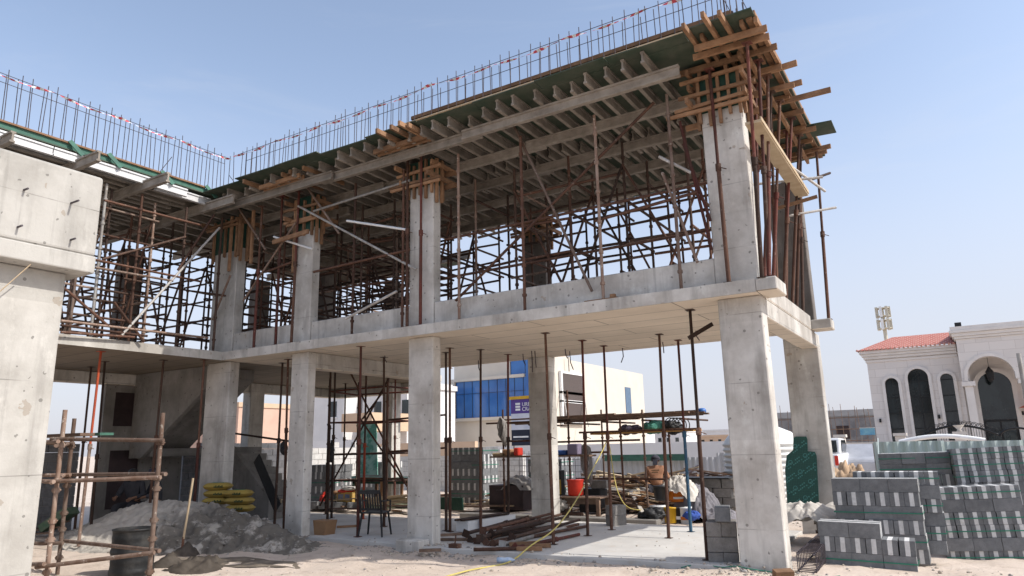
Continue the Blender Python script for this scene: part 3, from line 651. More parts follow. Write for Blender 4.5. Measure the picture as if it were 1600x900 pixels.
tape([(-13.72,9.78-1.3*i,8.315+.02*math.sin(i*3)) for i in range(7)],'red and white barrier tape tied along the left row of rebar')
# ================================================================ BLOCKS
def blockmat(name,a,b):
    k=N(name); tc=k.n('ShaderNodeTexCoord'); oi=k.n('ShaderNodeObjectInfo')
    v=k.n('ShaderNodeVectorMath',operation='ADD'); k.l(tc.outputs['Object'],v.inputs[0])
    cm=k.n('ShaderNodeVectorMath',operation='SCALE'); cm.inputs[0].default_value=(7,3,5); k.l(oi.outputs['Random'],cm.inputs['Scale']); k.l(cm.outputs[0],v.inputs[1]); V=v.outputs[0]
    c=k.mix(k.ramp(k.noise(9,6,.7,vec=V),.35,.68),a,b); c=k.mix(k.math('MULTIPLY',k.ramp(k.noise(90,2,.6,vec=V),.6,.66),.5),c,tuple(x*.5 for x in a))
    mr=k.n('ShaderNodeMapRange'); mr.inputs[3].default_value=.86; mr.inputs[4].default_value=1.12; k.l(oi.outputs['Random'],mr.inputs[0])
    hs=k.n('ShaderNodeHueSaturation'); k.l(mr.outputs[0],hs.inputs['Value']); k.l(c,hs.inputs['Color'])
    k.bump(k.noise(70,3,.7,vec=V),.5,.008); return k.done(hs.outputs[0],.95,0,.15)
M_BLOCK=blockmat('grey_concrete_block',(.215,.22,.225),(.145,.15,.155)); M_BLOCKT=blockmat('tan_stained_block',(.25,.235,.22),(.16,.15,.135))
M_FOAM=mat('white_insulation_insert',(.66,.66,.65),(.52,.52,.51),scale=14,rough=.9,bump=.3,bs=120)
M_STRAP=mat('green_strap',(.03,.22,.14),(.025,.17,.11),rough=.45,bump=0)
BL,BH,BD=.395,.2,.194
def block_mesh():
    s=MB(); e=.0018; h=BH/2-e; l=BL/2-e
    s.box(-l,-BD/2+e,-h,l,-.030,h,0).box(-l-.0005,-.0298,-h+.001,l+.0005,.0298,h-.001+.001,1).box(-l,.030,-h,l,BD/2-e,h,0)
    o=s.build('block',[M_BLOCK,M_FOAM],local=True); me=o.data; bpy.data.objects.remove(o); return me
BM=block_mesh()
def pack(label,x,y,rz,layers,ny=1,nx=3,z=-.07,tilt=(0,0),group='strapped packs of insulated blocks',straps=(1,3),shift={}):
    t=thing('block_pack',label,'block pack',(x,y,z),0,group); t.rotation_euler=(tilt[0],tilt[1],rz)
    def put(px,py,pz,r):
        o=bpy.data.objects.new('block',BM); COL.objects.link(o); o.parent=t; o.location=(px+random.uniform(-.005,.005),py+random.uniform(-.010,.010),pz); o.rotation_euler=(0,0,r+random.uniform(-.02,.02))
    for k_,ty in enumerate(layers):
        pz=(k_+.5)*BH; n=nx; ox=random.uniform(-.012,.012); oy=random.uniform(-.008,.008); sx,nn=shift.get(k_,(0,None))
        n=nn or nx
        if ty=='S':
            for i in range(n):
                for j in range(2*ny): put(sx+ox+(i+.5)*BL,oy+(j+.5)*BD+.003*j,pz,0)
        else:
            for i in range(2*n):
                for j in range(ny): put(sx+ox+(i+.5)*BL/2,oy+(j+.5)*BL,pz,math.pi/2)
    W=nx*BL; D=ny*BL
    for k_ in straps:
        zz=(k_+.52)*BH; e=.010
        s=MB(); P=[(-e,-e),(W+e,-e),(W+e,D+e),(-e,D+e)]
        for a,b in zip(P,P[1:]+P[:1]): s.bar((*a,zz),(*b,zz),.003,.016)
        s.build('strap',M_STRAP,t,local=True)
    return t
TH=R(18.4)
pack('low front block pack of two rows with a short third row on top',-1.95,11.24,R(2),'SHS',1,straps=(0,),shift={2:(0,2)},z=-.13,tilt=(0,R(1.2)))
pack('six layer block pack right behind the low front pack',-1.87,12.36,R(1),'HSHSHS',1,straps=(1,3),z=-.20)
pack('block pack with striped headers on top wedged behind the six layer pack',-1.62,12.82,R(2),'SHSHSH',1,straps=(1,3,5),z=-.12)
pack('big leaning block pack at the right edge with striped headers on top',-.50,14.1,R(8),'HSHHSH',2,straps=(0,2,3,5),z=-.43,tilt=(R(-1.5),R(-2.5)))
pack('dark block pack of long plain faces under the pale green hoarding',-1.46,15.75,R(1),'HSHSHSS',2,nx=3,straps=(5,6),z=-.10,tilt=(0,R(-1)))
pack('tall block pack with striped headers at the right edge, far row',-.20,15.4,R(7),'SHSHHHHH',2,straps=(5,6,7),z=-.22,tilt=(R(-1.5),R(-2)))
pack('tall sunlit block pack seen right of the middle front column',-12.95,17.2,R(0),'HSHSHSSH',2,nx=3,straps=(1,3,5,7),z=.0)
pack('lower sunlit block pack behind the tall one, left of the rear column',-11.7,19.6,R(0),'HSHSHS',2,nx=3,straps=(1,3,5),z=0)
pack('block pack in shade beyond the stair, left of the second front column',-16.6,14.9,R(8),'HSHSHH',2,nx=3,straps=(1,3),z=0)
pack('partly hidden block pack beside the green plywood, behind the scaffold tower',-17.2,17.9,R(4),'HSHSHS',2,nx=3,straps=(1,3),z=0)
# loose solid blocks
def lblock(p,rz,label,L=.4,D=.2,Hh=.195,m_=None,group=None):
    s=MB().box(-L/2,-D/2,0,L/2,D/2,Hh); o=s.build('concrete_block',m_ or M_BLOCKT,local=True,bevel=.008,label=label,cat='block',group=group)
    o.location=p; o.rotation_euler=(random.uniform(-.01,.01),random.uniform(-.01,.01),rz); return o
b0=Vector((-3.03,10.24,-.07)); ax=Vector((math.cos(.25),math.sin(.25),0)); ay=Vector((-math.sin(.25),math.cos(.25),0))
GB='loose blocks piled beside the right corner column'
for r_,n_ in enumerate(('bottom row','middle row','upper row')):
    if r_==1:
        lblock(b0+Vector((.0,0,.2*r_)),.25,'stained long block in the middle of the loose pile beside the right column',group=GB); lblock(b0+ay*.21+Vector((0,0,.2*r_)),.25,'rear block in the middle row of the loose pile',group=GB)
    else:
        lblock(b0-ax*.1+ay*.1+Vector((0,0,.2*r_)),.25+math.pi/2,f'left block in the {n_} of the loose pile beside the right column',group=GB)
        lblock(b0+ax*.102+ay*.1+Vector((0,0,.2*r_)),.25+math.pi/2,f'right block in the {n_} of the loose pile beside the right column',group=GB)
lblock(b0+Vector((.02,0.05,.6)),.25+math.pi/2,'single grey block topping the loose pile beside the right column',group=GB,m_=M_BLOCK)
q=atz(941,822,0)
lblock((q.x+.2,q.y+.25,0),1.2,'lower block of the two block pile on the slab'); lblock((q.x+.2,q.y+.25,.197),1.25,'upper block of the two block pile on the slab')
q=atz(850,812,0); lblock((q.x+.2,q.y-.1,0),.3,'pale block lying at the foot of the rear middle column',L=.35)
q=atz(1150,770,0)
GBB='dark block heap behind the right column'
for i in range(3):
    for r_ in range(4):
        lblock((-5.55+i*.42+(.2 if r_%2 else 0),16.3,r_*.2),0,f'{["left","middle","right"][i]} block in the {["bottom","second","third","top"][r_]} row of the shaded heap behind the right column',group=GBB)
MB().box(-5.8,16.05,.80,-4.5,16.6,.83).build('black_board',M_BLK,label='black board lying on the shaded block heap left of the right column',cat='board')
q=Vector((-2.05,13.0,-.06))
for r_ in range(2): lblock((q.x+random.uniform(-.03,.03),q.y,-.06+r_*.197),.1+random.uniform(-.08,.08),f'{["lower","upper"][r_]} block of the narrow stack under the white cloth by the far column')
# ================================================================ HEAP, DRUM, BAGS
def heap_h(x,y):
    P=[(-17.6,0),(-16.6,.28),(-15.6,.60),(-14.6,.88),(-13.6,.86),(-12.6,.76),(-11.6,.56),(-10.7,.30),(-9.8,0)]
    if x<=P[0][0] or x>=P[-1][0]: return -.3
    for (a,ha),(b,hb) in zip(P,P[1:]):
        if a<=x<=b: t=(x-a)/(b-a); h=ha+(hb-ha)*t
    yc=9.15+.02*(x+13); wf=.35+h*1.75; wb=.3+h*1.1
    d=(yc-y)/wf if y<yc else (y-yc)/wb
    if d>=1.25: return -.3
    s=h*(1-d) if d>.25 else h*(1-.25+ (.25-d)*.4)
    lump=max(0,min(1,(x+14.2)/1.5))
    s+=lump*(.075*math.sin(x*7+y*3)*math.sin(y*9-x*4)+.05*math.sin(x*15+1)*math.sin(y*17+x*5))*min(1,s*4+.1)
    s+=.018*math.sin(x*31+y*11)*math.sin(y*37-x*9)*(.3+lump)
    return s-.08
k=N('sand_and_mortar_mix'); c=k.mix(k.ramp(k.noise(1.2,6,.7),.42,.62),(.53,.485,.425),(.40,.37,.325))
sx=k.n('ShaderNodeSeparateXYZ'); k.l(k.pos,sx.inputs[0]); wet=k.n('ShaderNodeMapRange'); wet.inputs[1].default_value=-13.6; wet.inputs[2].default_value=-12.3; k.l(sx.outputs[0],wet.inputs[0])
wf_=k.math('MULTIPLY',wet.outputs[0],k.ramp(k.noise(1.5,6,.72),.42,.5)); c=k.mix(k.math('MULTIPLY',wf_,.85),c,(.13,.115,.095))
k.bump(k.noise(38,6,.75),.9,.03); M_HEAP=k.done(c,.95,0,.15)
s=MB(); nx_,ny_=150,84; V=[]
for j in range(ny_):
    for i in range(nx_):
        x=-17.8+8.2*i/(nx_-1); y=6.9+4.2*j/(ny_-1); V.append((x,y,heap_h(x,y)))
s.add(V,[(j*nx_+i,j*nx_+i+1,(j+1)*nx_+i+1,(j+1)*nx_+i) for j in range(ny_-1) for i in range(nx_-1)],0,True)
o=s.build('sand_heap',M_HEAP,local=True,label='big grey heap of sand and mortar mix in front of the inner corner column',cat='sand heap')
sub=o.modifiers.new('sub','SUBSURF'); sub.levels=1; sub.render_levels=1
tx=bpy.data.textures.new('lumps','CLOUDS'); tx.noise_scale=.16; tx.noise_depth=4
dm=o.modifiers.new('disp','DISPLACE'); dm.texture=tx; dm.strength=.2; dm.mid_level=.5
cl=MB()
for _ in range(170):
    x=random.uniform(-13.2,-9.8); y=random.uniform(7.2,9.6); z=heap_h(x,y)
    if z<-.2: continue
    cl.rock((x,y,z+.01),random.uniform(.010,.035)*(1 if random.random()<.93 else 1.8),random.choice((0,0,1)))
M_CLOD=mat('mortar_clod',(.33,.305,.27),(.17,.15,.125),scale=6,rough=.95,bump=.5)
cl.build('mortar_clods',[M_CLOD,M_DUST],kind='stuff',local=True)
def mound(name,c,rx,ry,h,m_,label,cat,amp=.35,n=34,sc=.3):
    s=MB();V=[]
    for j in range(n):
        for i in range(n):
            a=(i/(n-1)*2-1)*1.05;b=(j/(n-1)*2-1)*1.05; d=math.hypot(a,b); z=h*max(0,1-d**1.4)
            z+=h*amp*2.2*mn.fractal(Vector((a*rx*3+c[0],b*ry*3+c[1],1)),.8,2.1,6)*max(0,min(1,(1.02-d)*2.5))
            V.append((c[0]+a*rx,c[1]+b*ry,c[2]+z-.05*(d>.98)-.02))
    s.add(V,[(j*n+i,j*n+i+1,(j+1)*n+i+1,(j+1)*n+i) for j in range(n-1) for i in range(n-1)],0,True)
    o=s.build(name,m_,local=True,label=label,cat=cat); t=bpy.data.textures.new('lump','CLOUDS'); t.noise_scale=sc; t.noise_depth=3
    d=o.modifiers.new('d','DISPLACE'); d.texture=t; d.strength=h*.12; d.mid_level=.5; return o
M_WET=mat('wet_mortar',(.04,.032,.025),(.085,.07,.055),scale=3,rough=.7,bump=.8,bs=25)
q=atz(268,882,-.06)
mound('mortar_heap',(q.x+.35,q.y+.05,-.07),.85,.5,.13,M_WET,'small dark mound of wet mortar at the foot of the shovel','mortar heap',.5,48,.14)
k=N('wet_ground_patch'); c=k.mix(k.ramp(k.noise(2.5,6,.7),.4,.6),(.11,.09,.07),(.24,.2,.155)); k.bump(k.noise(25,5,.7),.6,.02); M_WETG=k.done(c,.75,0,.3)
q=atz(360,878,-.06); s=MB(); V=[]
n=40
P=[(q.x+random.uniform(.9,1.1)*(1.25*math.cos(2*math.pi*i/n)),q.y+random.uniform(.9,1.1)*.42*math.sin(2*math.pi*i/n)+.2*math.cos(2*math.pi*i/n)) for i in range(n)]
s.add([(x,y,ground_h(x,y)+.012) for x,y in P]+[(q.x,q.y,ground_h(q.x,q.y)+.022)],[(i,(i+1)%n,n) for i in range(n)],0,True); s.build('wet_patch',M_WETG,kind='structure',local=True)
# shovel
q=atz(284,864,-.03); mound('mortar_heap',(q.x,q.y,-.07),.34,.28,.16,M_WET,'little clod of wet mortar around the shovel blade','mortar heap',.5,30,.14)
q=atz(284,864,-.03); qt=q+Vector((.16,.0,1.22)); sh=thing('shovel','shovel with a pale wooden handle standing in wet mortar','shovel',q)
MB().path([q+Vector((0,0,.1)),q*.5+qt*.5+Vector((0,0,.02)),qt],[.02,.018,.019],8).build('handle',M_PLYE,sh)
MB().prism([q+Vector(v) for v in ((-.09,0,-.0),(.10,.03,-.0),(.08,.03,-.16),(.0,.015,-.22),(-.08,0,-.16))],(.0,-.012,.0)).tube(q+Vector((0,0,.05)),q+Vector((.02,0,.26)),.022,n=8).build('blade',M_RUST,sh)
# drum
M_DRUM=mat('black_drum_paint',(.012,.013,.014),(.05,.048,.045),scale=5,rough=.5,bump=.15,bs=20,lo=.45,hi=.75)
dr=thing('oil_drum','black steel oil drum behind the right pole of the near scaffold frame','drum',(-10.42,6.25,-.32))
pr_=[(.0,0),(.285,0)]
for z in [i*.02 for i in range(1,44)]:
    r=.285+(.012 if abs(z-.3)<.025 or abs(z-.58)<.025 else 0)+.002*math.sin(z*60); pr_.append((r,z))
pr_+=[(.297,.865),(.297,.885),(.275,.885),(.272,.86),(0,.858)]
MB().lathe(pr_,(-10.42,6.25,-.32),36).build('drum_body',M_DRUM,dr)
MB().lathe([(.0,0),(.03,0),(.03,.018),(0,.018)],(-10.30,6.2,.537),12).build('bung',M_RUST,dr)
# cement bags
M_BAGY=mat('yellow_cement_bag',(.36,.26,.06),(.27,.19,.05),scale=4,rough=.7,bump=.3,bs=30); M_BAGG=mat('green_bag_print',(.02,.17,.07),(.03,.14,.07),scale=6,rough=.7,bump=.2); M_INK=mat('dark_print',(.03,.05,.02),(.04,.06,.03),bump=0)
def bag(c,rz,label):
    t=thing('cement_bag',label,'cement bag',c,rz,'cement bags stacked on the sand heap'); s=MB();n=9;L,W,T=.54,.36,.15
    V=[];F=[]
    for side in (1,-1):
        for j in range(n):
            for i in range(n*2):
                a=i/(2*n-1)*2-1;b=j/(n-1)*2-1
                e=(1-abs(a)**5)*(1-abs(b)**4); z=T/2+side*T/2*max(0,e)**.5*(1+.07*math.sin(a*9+c[0]*9)*math.sin(b*7))
                V.append((a*L/2*(1-.04*b*b),b*W/2*(1-.05*a*a),z))
    m_=n*2
    mi=[]
    for sd in range(2):
        for j in range(n-1):
            for i in range(m_-1):
                o=sd*n*m_; f=(o+j*m_+i,o+j*m_+i+1,o+(j+1)*m_+i+1,o+(j+1)*m_+i); F.append(f if sd==0 else f[::-1]); mi.append(1 if sd==0 and 3<i<m_-5 and j>1 else 0)
    s.add(V,F,0,True); s.m=mi
    s.build('sack',[M_BAGY,M_BAGG],t,local=True)
    p=MB()
    for i in range(6): p.box(-.02+i*.032,-W/2-.004,.055,-.02+i*.032+.02,-W/2+.03,.085+.015*(i%2))
    p.build('print',M_INK,t,local=True); return t
q=aty(340,775,9.75)
zb=.56
for i,(dx,dz,rz,la) in enumerate([(0,0,.5,'bottom cement bag of the left stack on the sand heap'),(.02,.145,.45,'middle cement bag of the left stack on the sand heap'),(0,.29,.55,'top yellow and green cement bag of the left stack, highest of all'),(.62,-.14,.35,'bottom cement bag of the right stack, partly sunk in sand'),(.60,.005,.4,'middle cement bag of the right stack on the sand heap'),(.56,.15,.3,'top cement bag of the right stack with a green upper side')]):
    bag((q.x+dx,q.y+dx*.15,zb+dz),rz,la)
# ================================================================ NEAR SCAFFOLD FRAME
nf=thing('pipe_scaffold','low rusty scaffold frame of couplered tubes in the left foreground','scaffold',(-10.1,5.4,-.1))
PO={'a':(-10.29,5.04,2.22),'b':(-11.56,5.81,2.17),'c':(-9.0,5.64,2.14),'d':(-12.9,5.2,2.05)}
def ring(s,x,y,z): s.tube((x,y,z-.03),(x,y,z+.03),.047,n=8).tube((x-.02,y-.05,z),(x+.03,y+.05,z),.014,n=5)
def zat(key,v):
    x,y,_=PO[key]; lo,hi=-.5,3
    for _ in range(40):
        mid=(lo+hi)/2; d=Vector((x,y,mid-H)); py=450-FPX*d.dot(CU)/d.dot(CF)
        if py>v: lo=mid
        else: hi=mid
    return lo
for kx,(x,y,z) in PO.items():
    s=MB().tube((x,y,-.25),(x,y,z),.030,n=10)
    for zz in (.15,.55,.78,1.17,1.3,1.75): ring(s,x,y,zz)
    s.build('standard',M_PALE,nf)
def lg(k1,v1,k2,v2,o=.0,ext=.1):
    a=Vector((*PO[k1][:2],zat(k1,v1)));b=Vector((*PO[k2][:2],zat(k2,v2))); d=(b-a).normalized(); a.y-=.055+o; b.y-=.055+o
    MB().tube(a-d*ext,b+d*ext,.027,n=9).build('ledger',M_PALE,nf)
lg('a',686,'c',688); lg('a',752,'c',746); lg('a',884,'c',864); lg('b',742,'c',741,-.11); lg('b',846,'c',861,-.11); lg('b',694,'a',696); lg('b',742,'a',753); lg('d',690,'b',693); lg('d',744,'b',742); lg('d',850,'b',848); lg('d',694,'a',690,.03); lg('d',745,'a',752,.03); lg('d',885,'a',880,.03)
z=zat('a',684)+.03
MB().obox((-11.34,5.18,z+.012),1.2,.11,.019,Matrix.Rotation(.1,3,'Z')).build('scaffold_plank',M_PLANK,label='brown plank lying across the near scaffold frame',cat='plank')
MB().obox((-11.1,5.42,z+.016),1.05,.10,.017,Matrix.Rotation(.08,3,'Z')).build('scaffold_plank',M_GPAINT,label='greenish plank lying across the near scaffold frame',cat='plank')
# green mortar tray
q=atz(92,838,-.05); tr=MB(); rt=(Matrix.Rotation(.5,3,'Z')@Matrix.Rotation(-.6,3,'Y'))
for c_,h_ in [((0,0,0),(.30,.22,.012)),((0,.22,.07),(.30,.012,.08)),((0,-.22,.07),(.30,.012,.08)),((.30,0,.07),(.012,.22,.08)),((-.30,0,.07),(.012,.22,.08))]: tr.obox(Vector((q.x,q.y,.24))+rt@Vector(c_),*h_,rt)
tr.build('mortar_tray',mat('dirty_green_paint',(.06,.13,.08),(.13,.15,.11),scale=7),label='green mortar tray tipped on its side behind the near scaffold poles',cat='tray')
for i in range(3): MB().bar((q.x-.9,q.y-.4+i*.2,-.02+i*.05),(q.x+.1,q.y-.2+i*.15,.05+i*.1),.09,.03).build('timber_offcut',M_PLANK,label=['lowest','middle','upper'][i]+' timber offcut beside the tipped green tray',cat='timber')
# ================================================================ SLAB CLUTTER
# chair
ch=thing('plastic_chair','black plastic chair standing on the slab left of the middle column','chair',(-9.78,10.62,.0),R(200))
def cb(name,*a): MB().bar(*a).build(name,M_BLK,ch,local=True)
for sx_ in (-1,1):
    for sy in (-1,1): MB().tube((sx_*.24,sy*.23,0),(sx_*.19,sy*.18,.43),.018,.022,n=7).build('leg',M_BLK,ch,local=True)
MB().box(-.22,-.21,.42,.22,.22,.445).build('seat',M_BLK,ch,local=True,bevel=.01)
bk=MB()
bk.bar((-.21,.20,.44),(-.20,.30,.82),.04,.025).bar((.21,.20,.44),(.20,.30,.82),.04,.025).bar((-.21,.30,.82),(.21,.30,.82),.03,.07).bar((-.2,.21,.5),(.2,.21,.5),.02,.04)
for i in range(7): bk.bar((-.15+i*.05,.215,.5),(-.15+i*.05,.295,.8),.028,.012)
bk.build('backrest',M_BLK,ch,local=True)
for s_ in (-1,1): MB().bar((s_*.22,.26,.65),(s_*.24,-.16,.64),.04,.022).bar((s_*.24,-.16,.64),(s_*.225,-.19,.43),.035,.022).build('armrest',M_BLK,ch,local=True)
# lying props
GLP='steel props lying in a heap on the slab'
n0=0
for i,(u,v,u2,v2,z,m_) in enumerate([(735,848,905,818,.04,M_DARK),(745,850,880,812,.04,M_RUST),(750,852,870,808,.11,M_DARK),(760,853,912,822,.04,M_RUST),(770,854,915,826,.04,M_RUST),(728,843,838,812,.10,M_DARK),(782,840,925,800,.12,M_RUST),(785,855,930,815,.04,M_GALV),(805,860,905,838,.035,M_RED),(768,846,915,812,.13,M_DARK),(755,845,890,809,.17,M_RUST),(800,850,935,812,.10,M_DARK)]):
    a=atz(u,v,0);b=atz(u2,v2,0); a.z=z;b.z=z+random.uniform(-.005,.02)
    L=(b-a).length; b=a+(b-a)*min(1,3.0/L)
    t=thing('lying_steel_prop',['dark','rusty','stacked dark','rusty brown','thick rusty','left end dark','upper rusty','grey galvanised','front red brown','upper dark','topmost rusty','rear dark'][i]+' steel prop lying in the pipe heap on the slab','prop',a,group=GLP)
    d=(b-a).normalized(); rot=Vector((0,0,1)).rotation_difference(d).to_matrix()
    MB().tube(a,a+(b-a)*.6,.034,n=9).build('outer_tube',m_,t); MB().tube(a+(b-a)*.6,b,.027,n=9).build('inner_tube',m_,t)
    MB().obox(a,.065,.065,.005,rot@Matrix.Rotation(random.random(),3,'Z')).build('base_plate',m_,t); MB().tube(a+(b-a)*.58,a+(b-a)*.62,.045,n=8).build('collar',m_,t)
q=atz(740,862,0); MB().tube((q.x,q.y,.03),(q.x+.9,q.y+.55,.035),.028,n=8).build('pipe_offcut',M_RUST,label='short pipe lying in front of the pipe heap',cat='pipe')
for i,(u,v) in enumerate([(825,862),(835,858),(812,855)]):
    q=atz(u,v,0); MB().bar((q.x-.2,q.y,.035),(q.x+.18,q.y+.12+.1*i,.04),.07,.06).build('timber_offcut',M_TIMB,label=['front','right','left'][i]+' timber offcut at the near end of the pipe heap',cat='timber')
# white foam beam with angle irons
a=atz(722,832,0); fb=thing('foam_beam','long white insulation block with dark angle irons on top','insulation',a)
MB().bar(a+Vector((0,0,.11)),a+Vector((.15,1.5,.11)),.3,.2).build('foam_block',M_WHITE,fb)
for i in range(2): MB().bar(a+Vector((-.08+i*.14,-.1,.235)),a+Vector((.02+i*.18,1.35,.235)),.06,.035).build('angle_iron',M_DARK,label=['left','right'][i]+' dark angle iron lying on the white insulation block',cat='steel bar')
# wood scraps around middle column
for i,(u,v,L,rz,la) in enumerate([(690,838,.8,.3,'flat board beside the right foot of the middle column'),(705,845,.6,-.2,'thin board in front of the rusty prop pair'),(672,862,.35,.1,'short timber at the foot of the middle column'),(775,822,.9,.5,'thin board behind the white insulation block'),(545,824,.5,.2,'brown timber offcut on the slab behind the chair')]):
    q=atz(u,v,0); MB().obox((q.x,q.y,.022),L/2,.05,.02,Matrix.Rotation(rz+.6,3,'Z')).build('timber_offcut',M_PLANK if i<3 else M_TIMB,label=la,cat='timber')
q=atz(711,858,-.02); tr_=MB().obox((q.x,q.y,.03),.09,.06,.035).tube((q.x,q.y,.06),(q.x+.02,q.y,.2),.012,n=6); tr_.build('float_trowel',M_RUST,label='small plastering float standing at the pipe heap',cat='trowel')
# hose
hp=[atz(690,905,-.06),atz(735,893,-.06),atz(795,874,-.04)]; hp=[Vector((p.x,p.y,ground_h(p.x,p.y)+.025)) for p in hp]
hp+=[aty(830,852,9.98),aty(868,825,10.8),aty(900,782,12.0),aty(925,735,13.6),aty(941,705,15),aty(948,690,15.55),aty(953,700,15.5),aty(958,735,15.3),aty(966,770,15.1),aty(982,793,14.95)]
q=atz(1010,799,0); hp+=[Vector((q.x,q.y,.03)),atz(1045,796,.02),atz(1075,797,.02),atz(1092,803,.02)]
def smooth(P,n=6):
    o=[]
    for i in range(len(P)-1):
        p0=P[max(i-1,0)];p1=P[i];p2=P[i+1];p3=P[min(i+2,len(P)-1)]
        for j in range(n):
            t=j/n; o.append(.5*((2*p1)+(p2-p0)*t+(2*p0-5*p1+4*p2-p3)*t*t+(3*p1-p0-3*p2+p3)*t**3))
    return o+[P[-1]]
M_HOSE=mat('yellow_hose',(.56,.47,.14),(.48,.40,.12),scale=5,rough=.5,bump=0)
MB().path(smooth(hp),.0115,7).build('hose',M_HOSE,label='yellow hose slung from the back platform down to the foreground',cat='hose')
q=atz(790,874,-.05); bt=thing('water_bottle','crumpled clear blue plastic bottle lying beside the yellow hose','bottle',(q.x,q.y,ground_h(q.x,q.y)))
M_BOT=mat('pale_blue_plastic',(.40,.52,.68),(.55,.62,.70),scale=30,rough=.25,bump=.4,bs=60); rt=Matrix.Rotation(R(90),3,'Y')
MB().lathe([(.0,-.13),(.04,-.13),(.042,-.05),(.036,-.02),(.042,.02),(.040,.07),(.016,.12),(.016,.14),(0,.14)],(q.x,q.y,ground_h(q.x,q.y)+.042),14,rot=Matrix.Rotation(.4,3,'Z')@rt).build('bottle_body',M_BOT,bt)
# green cord near loose blocks
cp=[Vector((-3.5+.18*i,9.82+.07*math.sin(i*1.3)+.03*i*(i<5),ground_h(-3.5+.18*i,9.8)+.02+.02*abs(math.sin(i*2.1)))) for i in range(12)]
MB().path(smooth(cp,4),.007,5).build('cord',M_STRAP,label='loose green strap trailing in front of the loose block pile',cat='strap')
# rebar cage beside the block packs
cg=thing('rebar_cage','dark bundle of rebar cages lying right of the corner column','rebar',(-2.1,11.2,-.06))
for y_,z_ in [(0,0),(.2,.0),(.0,.2),(.2,.2)]: MB().tube((-2.06+y_,10.2,z_-.05),(-2.16+y_,12.9,z_-.03),.010,n=5).build('long_bar',M_REBAR,cg)
for i in range(20):
    y=10.25+i*.13; x=-2.06-.10*(y-10.2)/2.7; s=MB(); P=[(x-.015,y,-.065),(x+.215,y,-.065),(x+.215,y+.02,.165),(x-.015,y+.02,.165)]
    for a,b in zip(P,P[1:]+P[:1]): s.tube(a,b,.007,n=5)
    s.build('stirrup',M_REBAR,cg)
# green plywood with printed marks leaning on the far column
gp=thing('plywood_sheet','notched green film plywood sheet with pale printed rings leaning on the far right column','plywood sheet',(-2.75,14.2,0))
PX=[(1231,792),(1226,735),(1228,712),(1236,705),(1238,703),(1238,684),(1242,682),(1258,682),(1260,686),(1261,705),(1272,706),(1275,712),(1280,785),(1277,792)]
PL=[aty(u,v,14.28) for u,v in PX]; 
for p in PL: p.y=14.2+.2*max(0,p.z)/1.9*1.0
zt=PL[0].z
k=N('green_film_face'); br=k.n('ShaderNodeTexBrick'); br.offset=0; br.inputs['Scale'].default_value=1; br.inputs['Brick Width'].default_value=.03; br.inputs['Row Height'].default_value=.03; br.inputs['Mortar Size'].default_value=.003
br.inputs['Color1'].default_value=(.006,.045,.035,1); br.inputs['Color2'].default_value=(.008,.05,.038,1); br.inputs['Mortar'].default_value=(.014,.085,.062,1)
mp=k.n('ShaderNodeMapping'); mp.inputs['Rotation'].default_value=(R(90),0,0); k.l(k.pos,mp.inputs[0]); k.l(mp.outputs[0],br.inputs['Vector']); M_FILM=k.done(br.outputs['Color'],.45,0,.4)
MB().prism(PL,(0,.018,0)).build('sheet',M_FILM,gp)
M_MARK=mat('pale_teal_print',(.07,.22,.20),(.05,.17,.15),scale=20,bump=0,rough=.6); mk=MB()
def onsheet(x,z): return Vector((x,14.2+.2*max(0,z)/1.9-.004,z))
xa=min(p.x for p in PL); xb=max(p.x for p in PL); zb_=min(p.z for p in PL); ztp=max(p.z for p in PL)
def ins(x,z):
    c=False; n=len(PL)
    for i in range(n):
        a,b=PL[i],PL[(i+1)%n]
        if (a.z>z)!=(b.z>z) and x<(b.x-a.x)*(z-a.z)/(b.z-a.z)+a.x: c=not c
    return c
for i in range(-3,9):
    for j in range(-2,6):
        cx=xa+.02+i*.16+j*.05; cz=ztp-.05-i*.17-j*.46+.5
        mk=MB()
        for r0 in (.042,):
            for q_ in range(12):
                t0,t1=2*math.pi*q_/12,2*math.pi*(q_+1)/12; P=[(cx+rr*math.cos(t),cz+rr*math.sin(t)) for rr,t in ((r0,t0),(r0,t1),(r0-.012,t1),(r0-.012,t0))]
                if all(ins(*p) for p in P): mk.add([onsheet(*p) for p in P],[(0,1,2,3)])
        if mk.f: mk.build('printed_ring',M_MARK,gp)
        for row in (0,1):
            mk=MB()
            for l_ in range(8):
                if (l_*7+i*3+row)%5==0: continue
                u0=-.40+l_*.04; d=(math.cos(.62),math.sin(.62)); nn=(-d[1],d[0]); o_=-.02+row*.05
                P=[(cx+d[0]*a+nn[0]*b,cz+d[1]*a+nn[1]*b) for a,b in ((u0,o_),(u0+.026,o_),(u0+.026,o_+.022),(u0,o_+.022))]
                if all(ins(*p) for p in P): mk.add([onsheet(*p) for p in P],[(0,1,2,3)])
            if mk.f: mk.build('printed_line',M_MARK,gp)
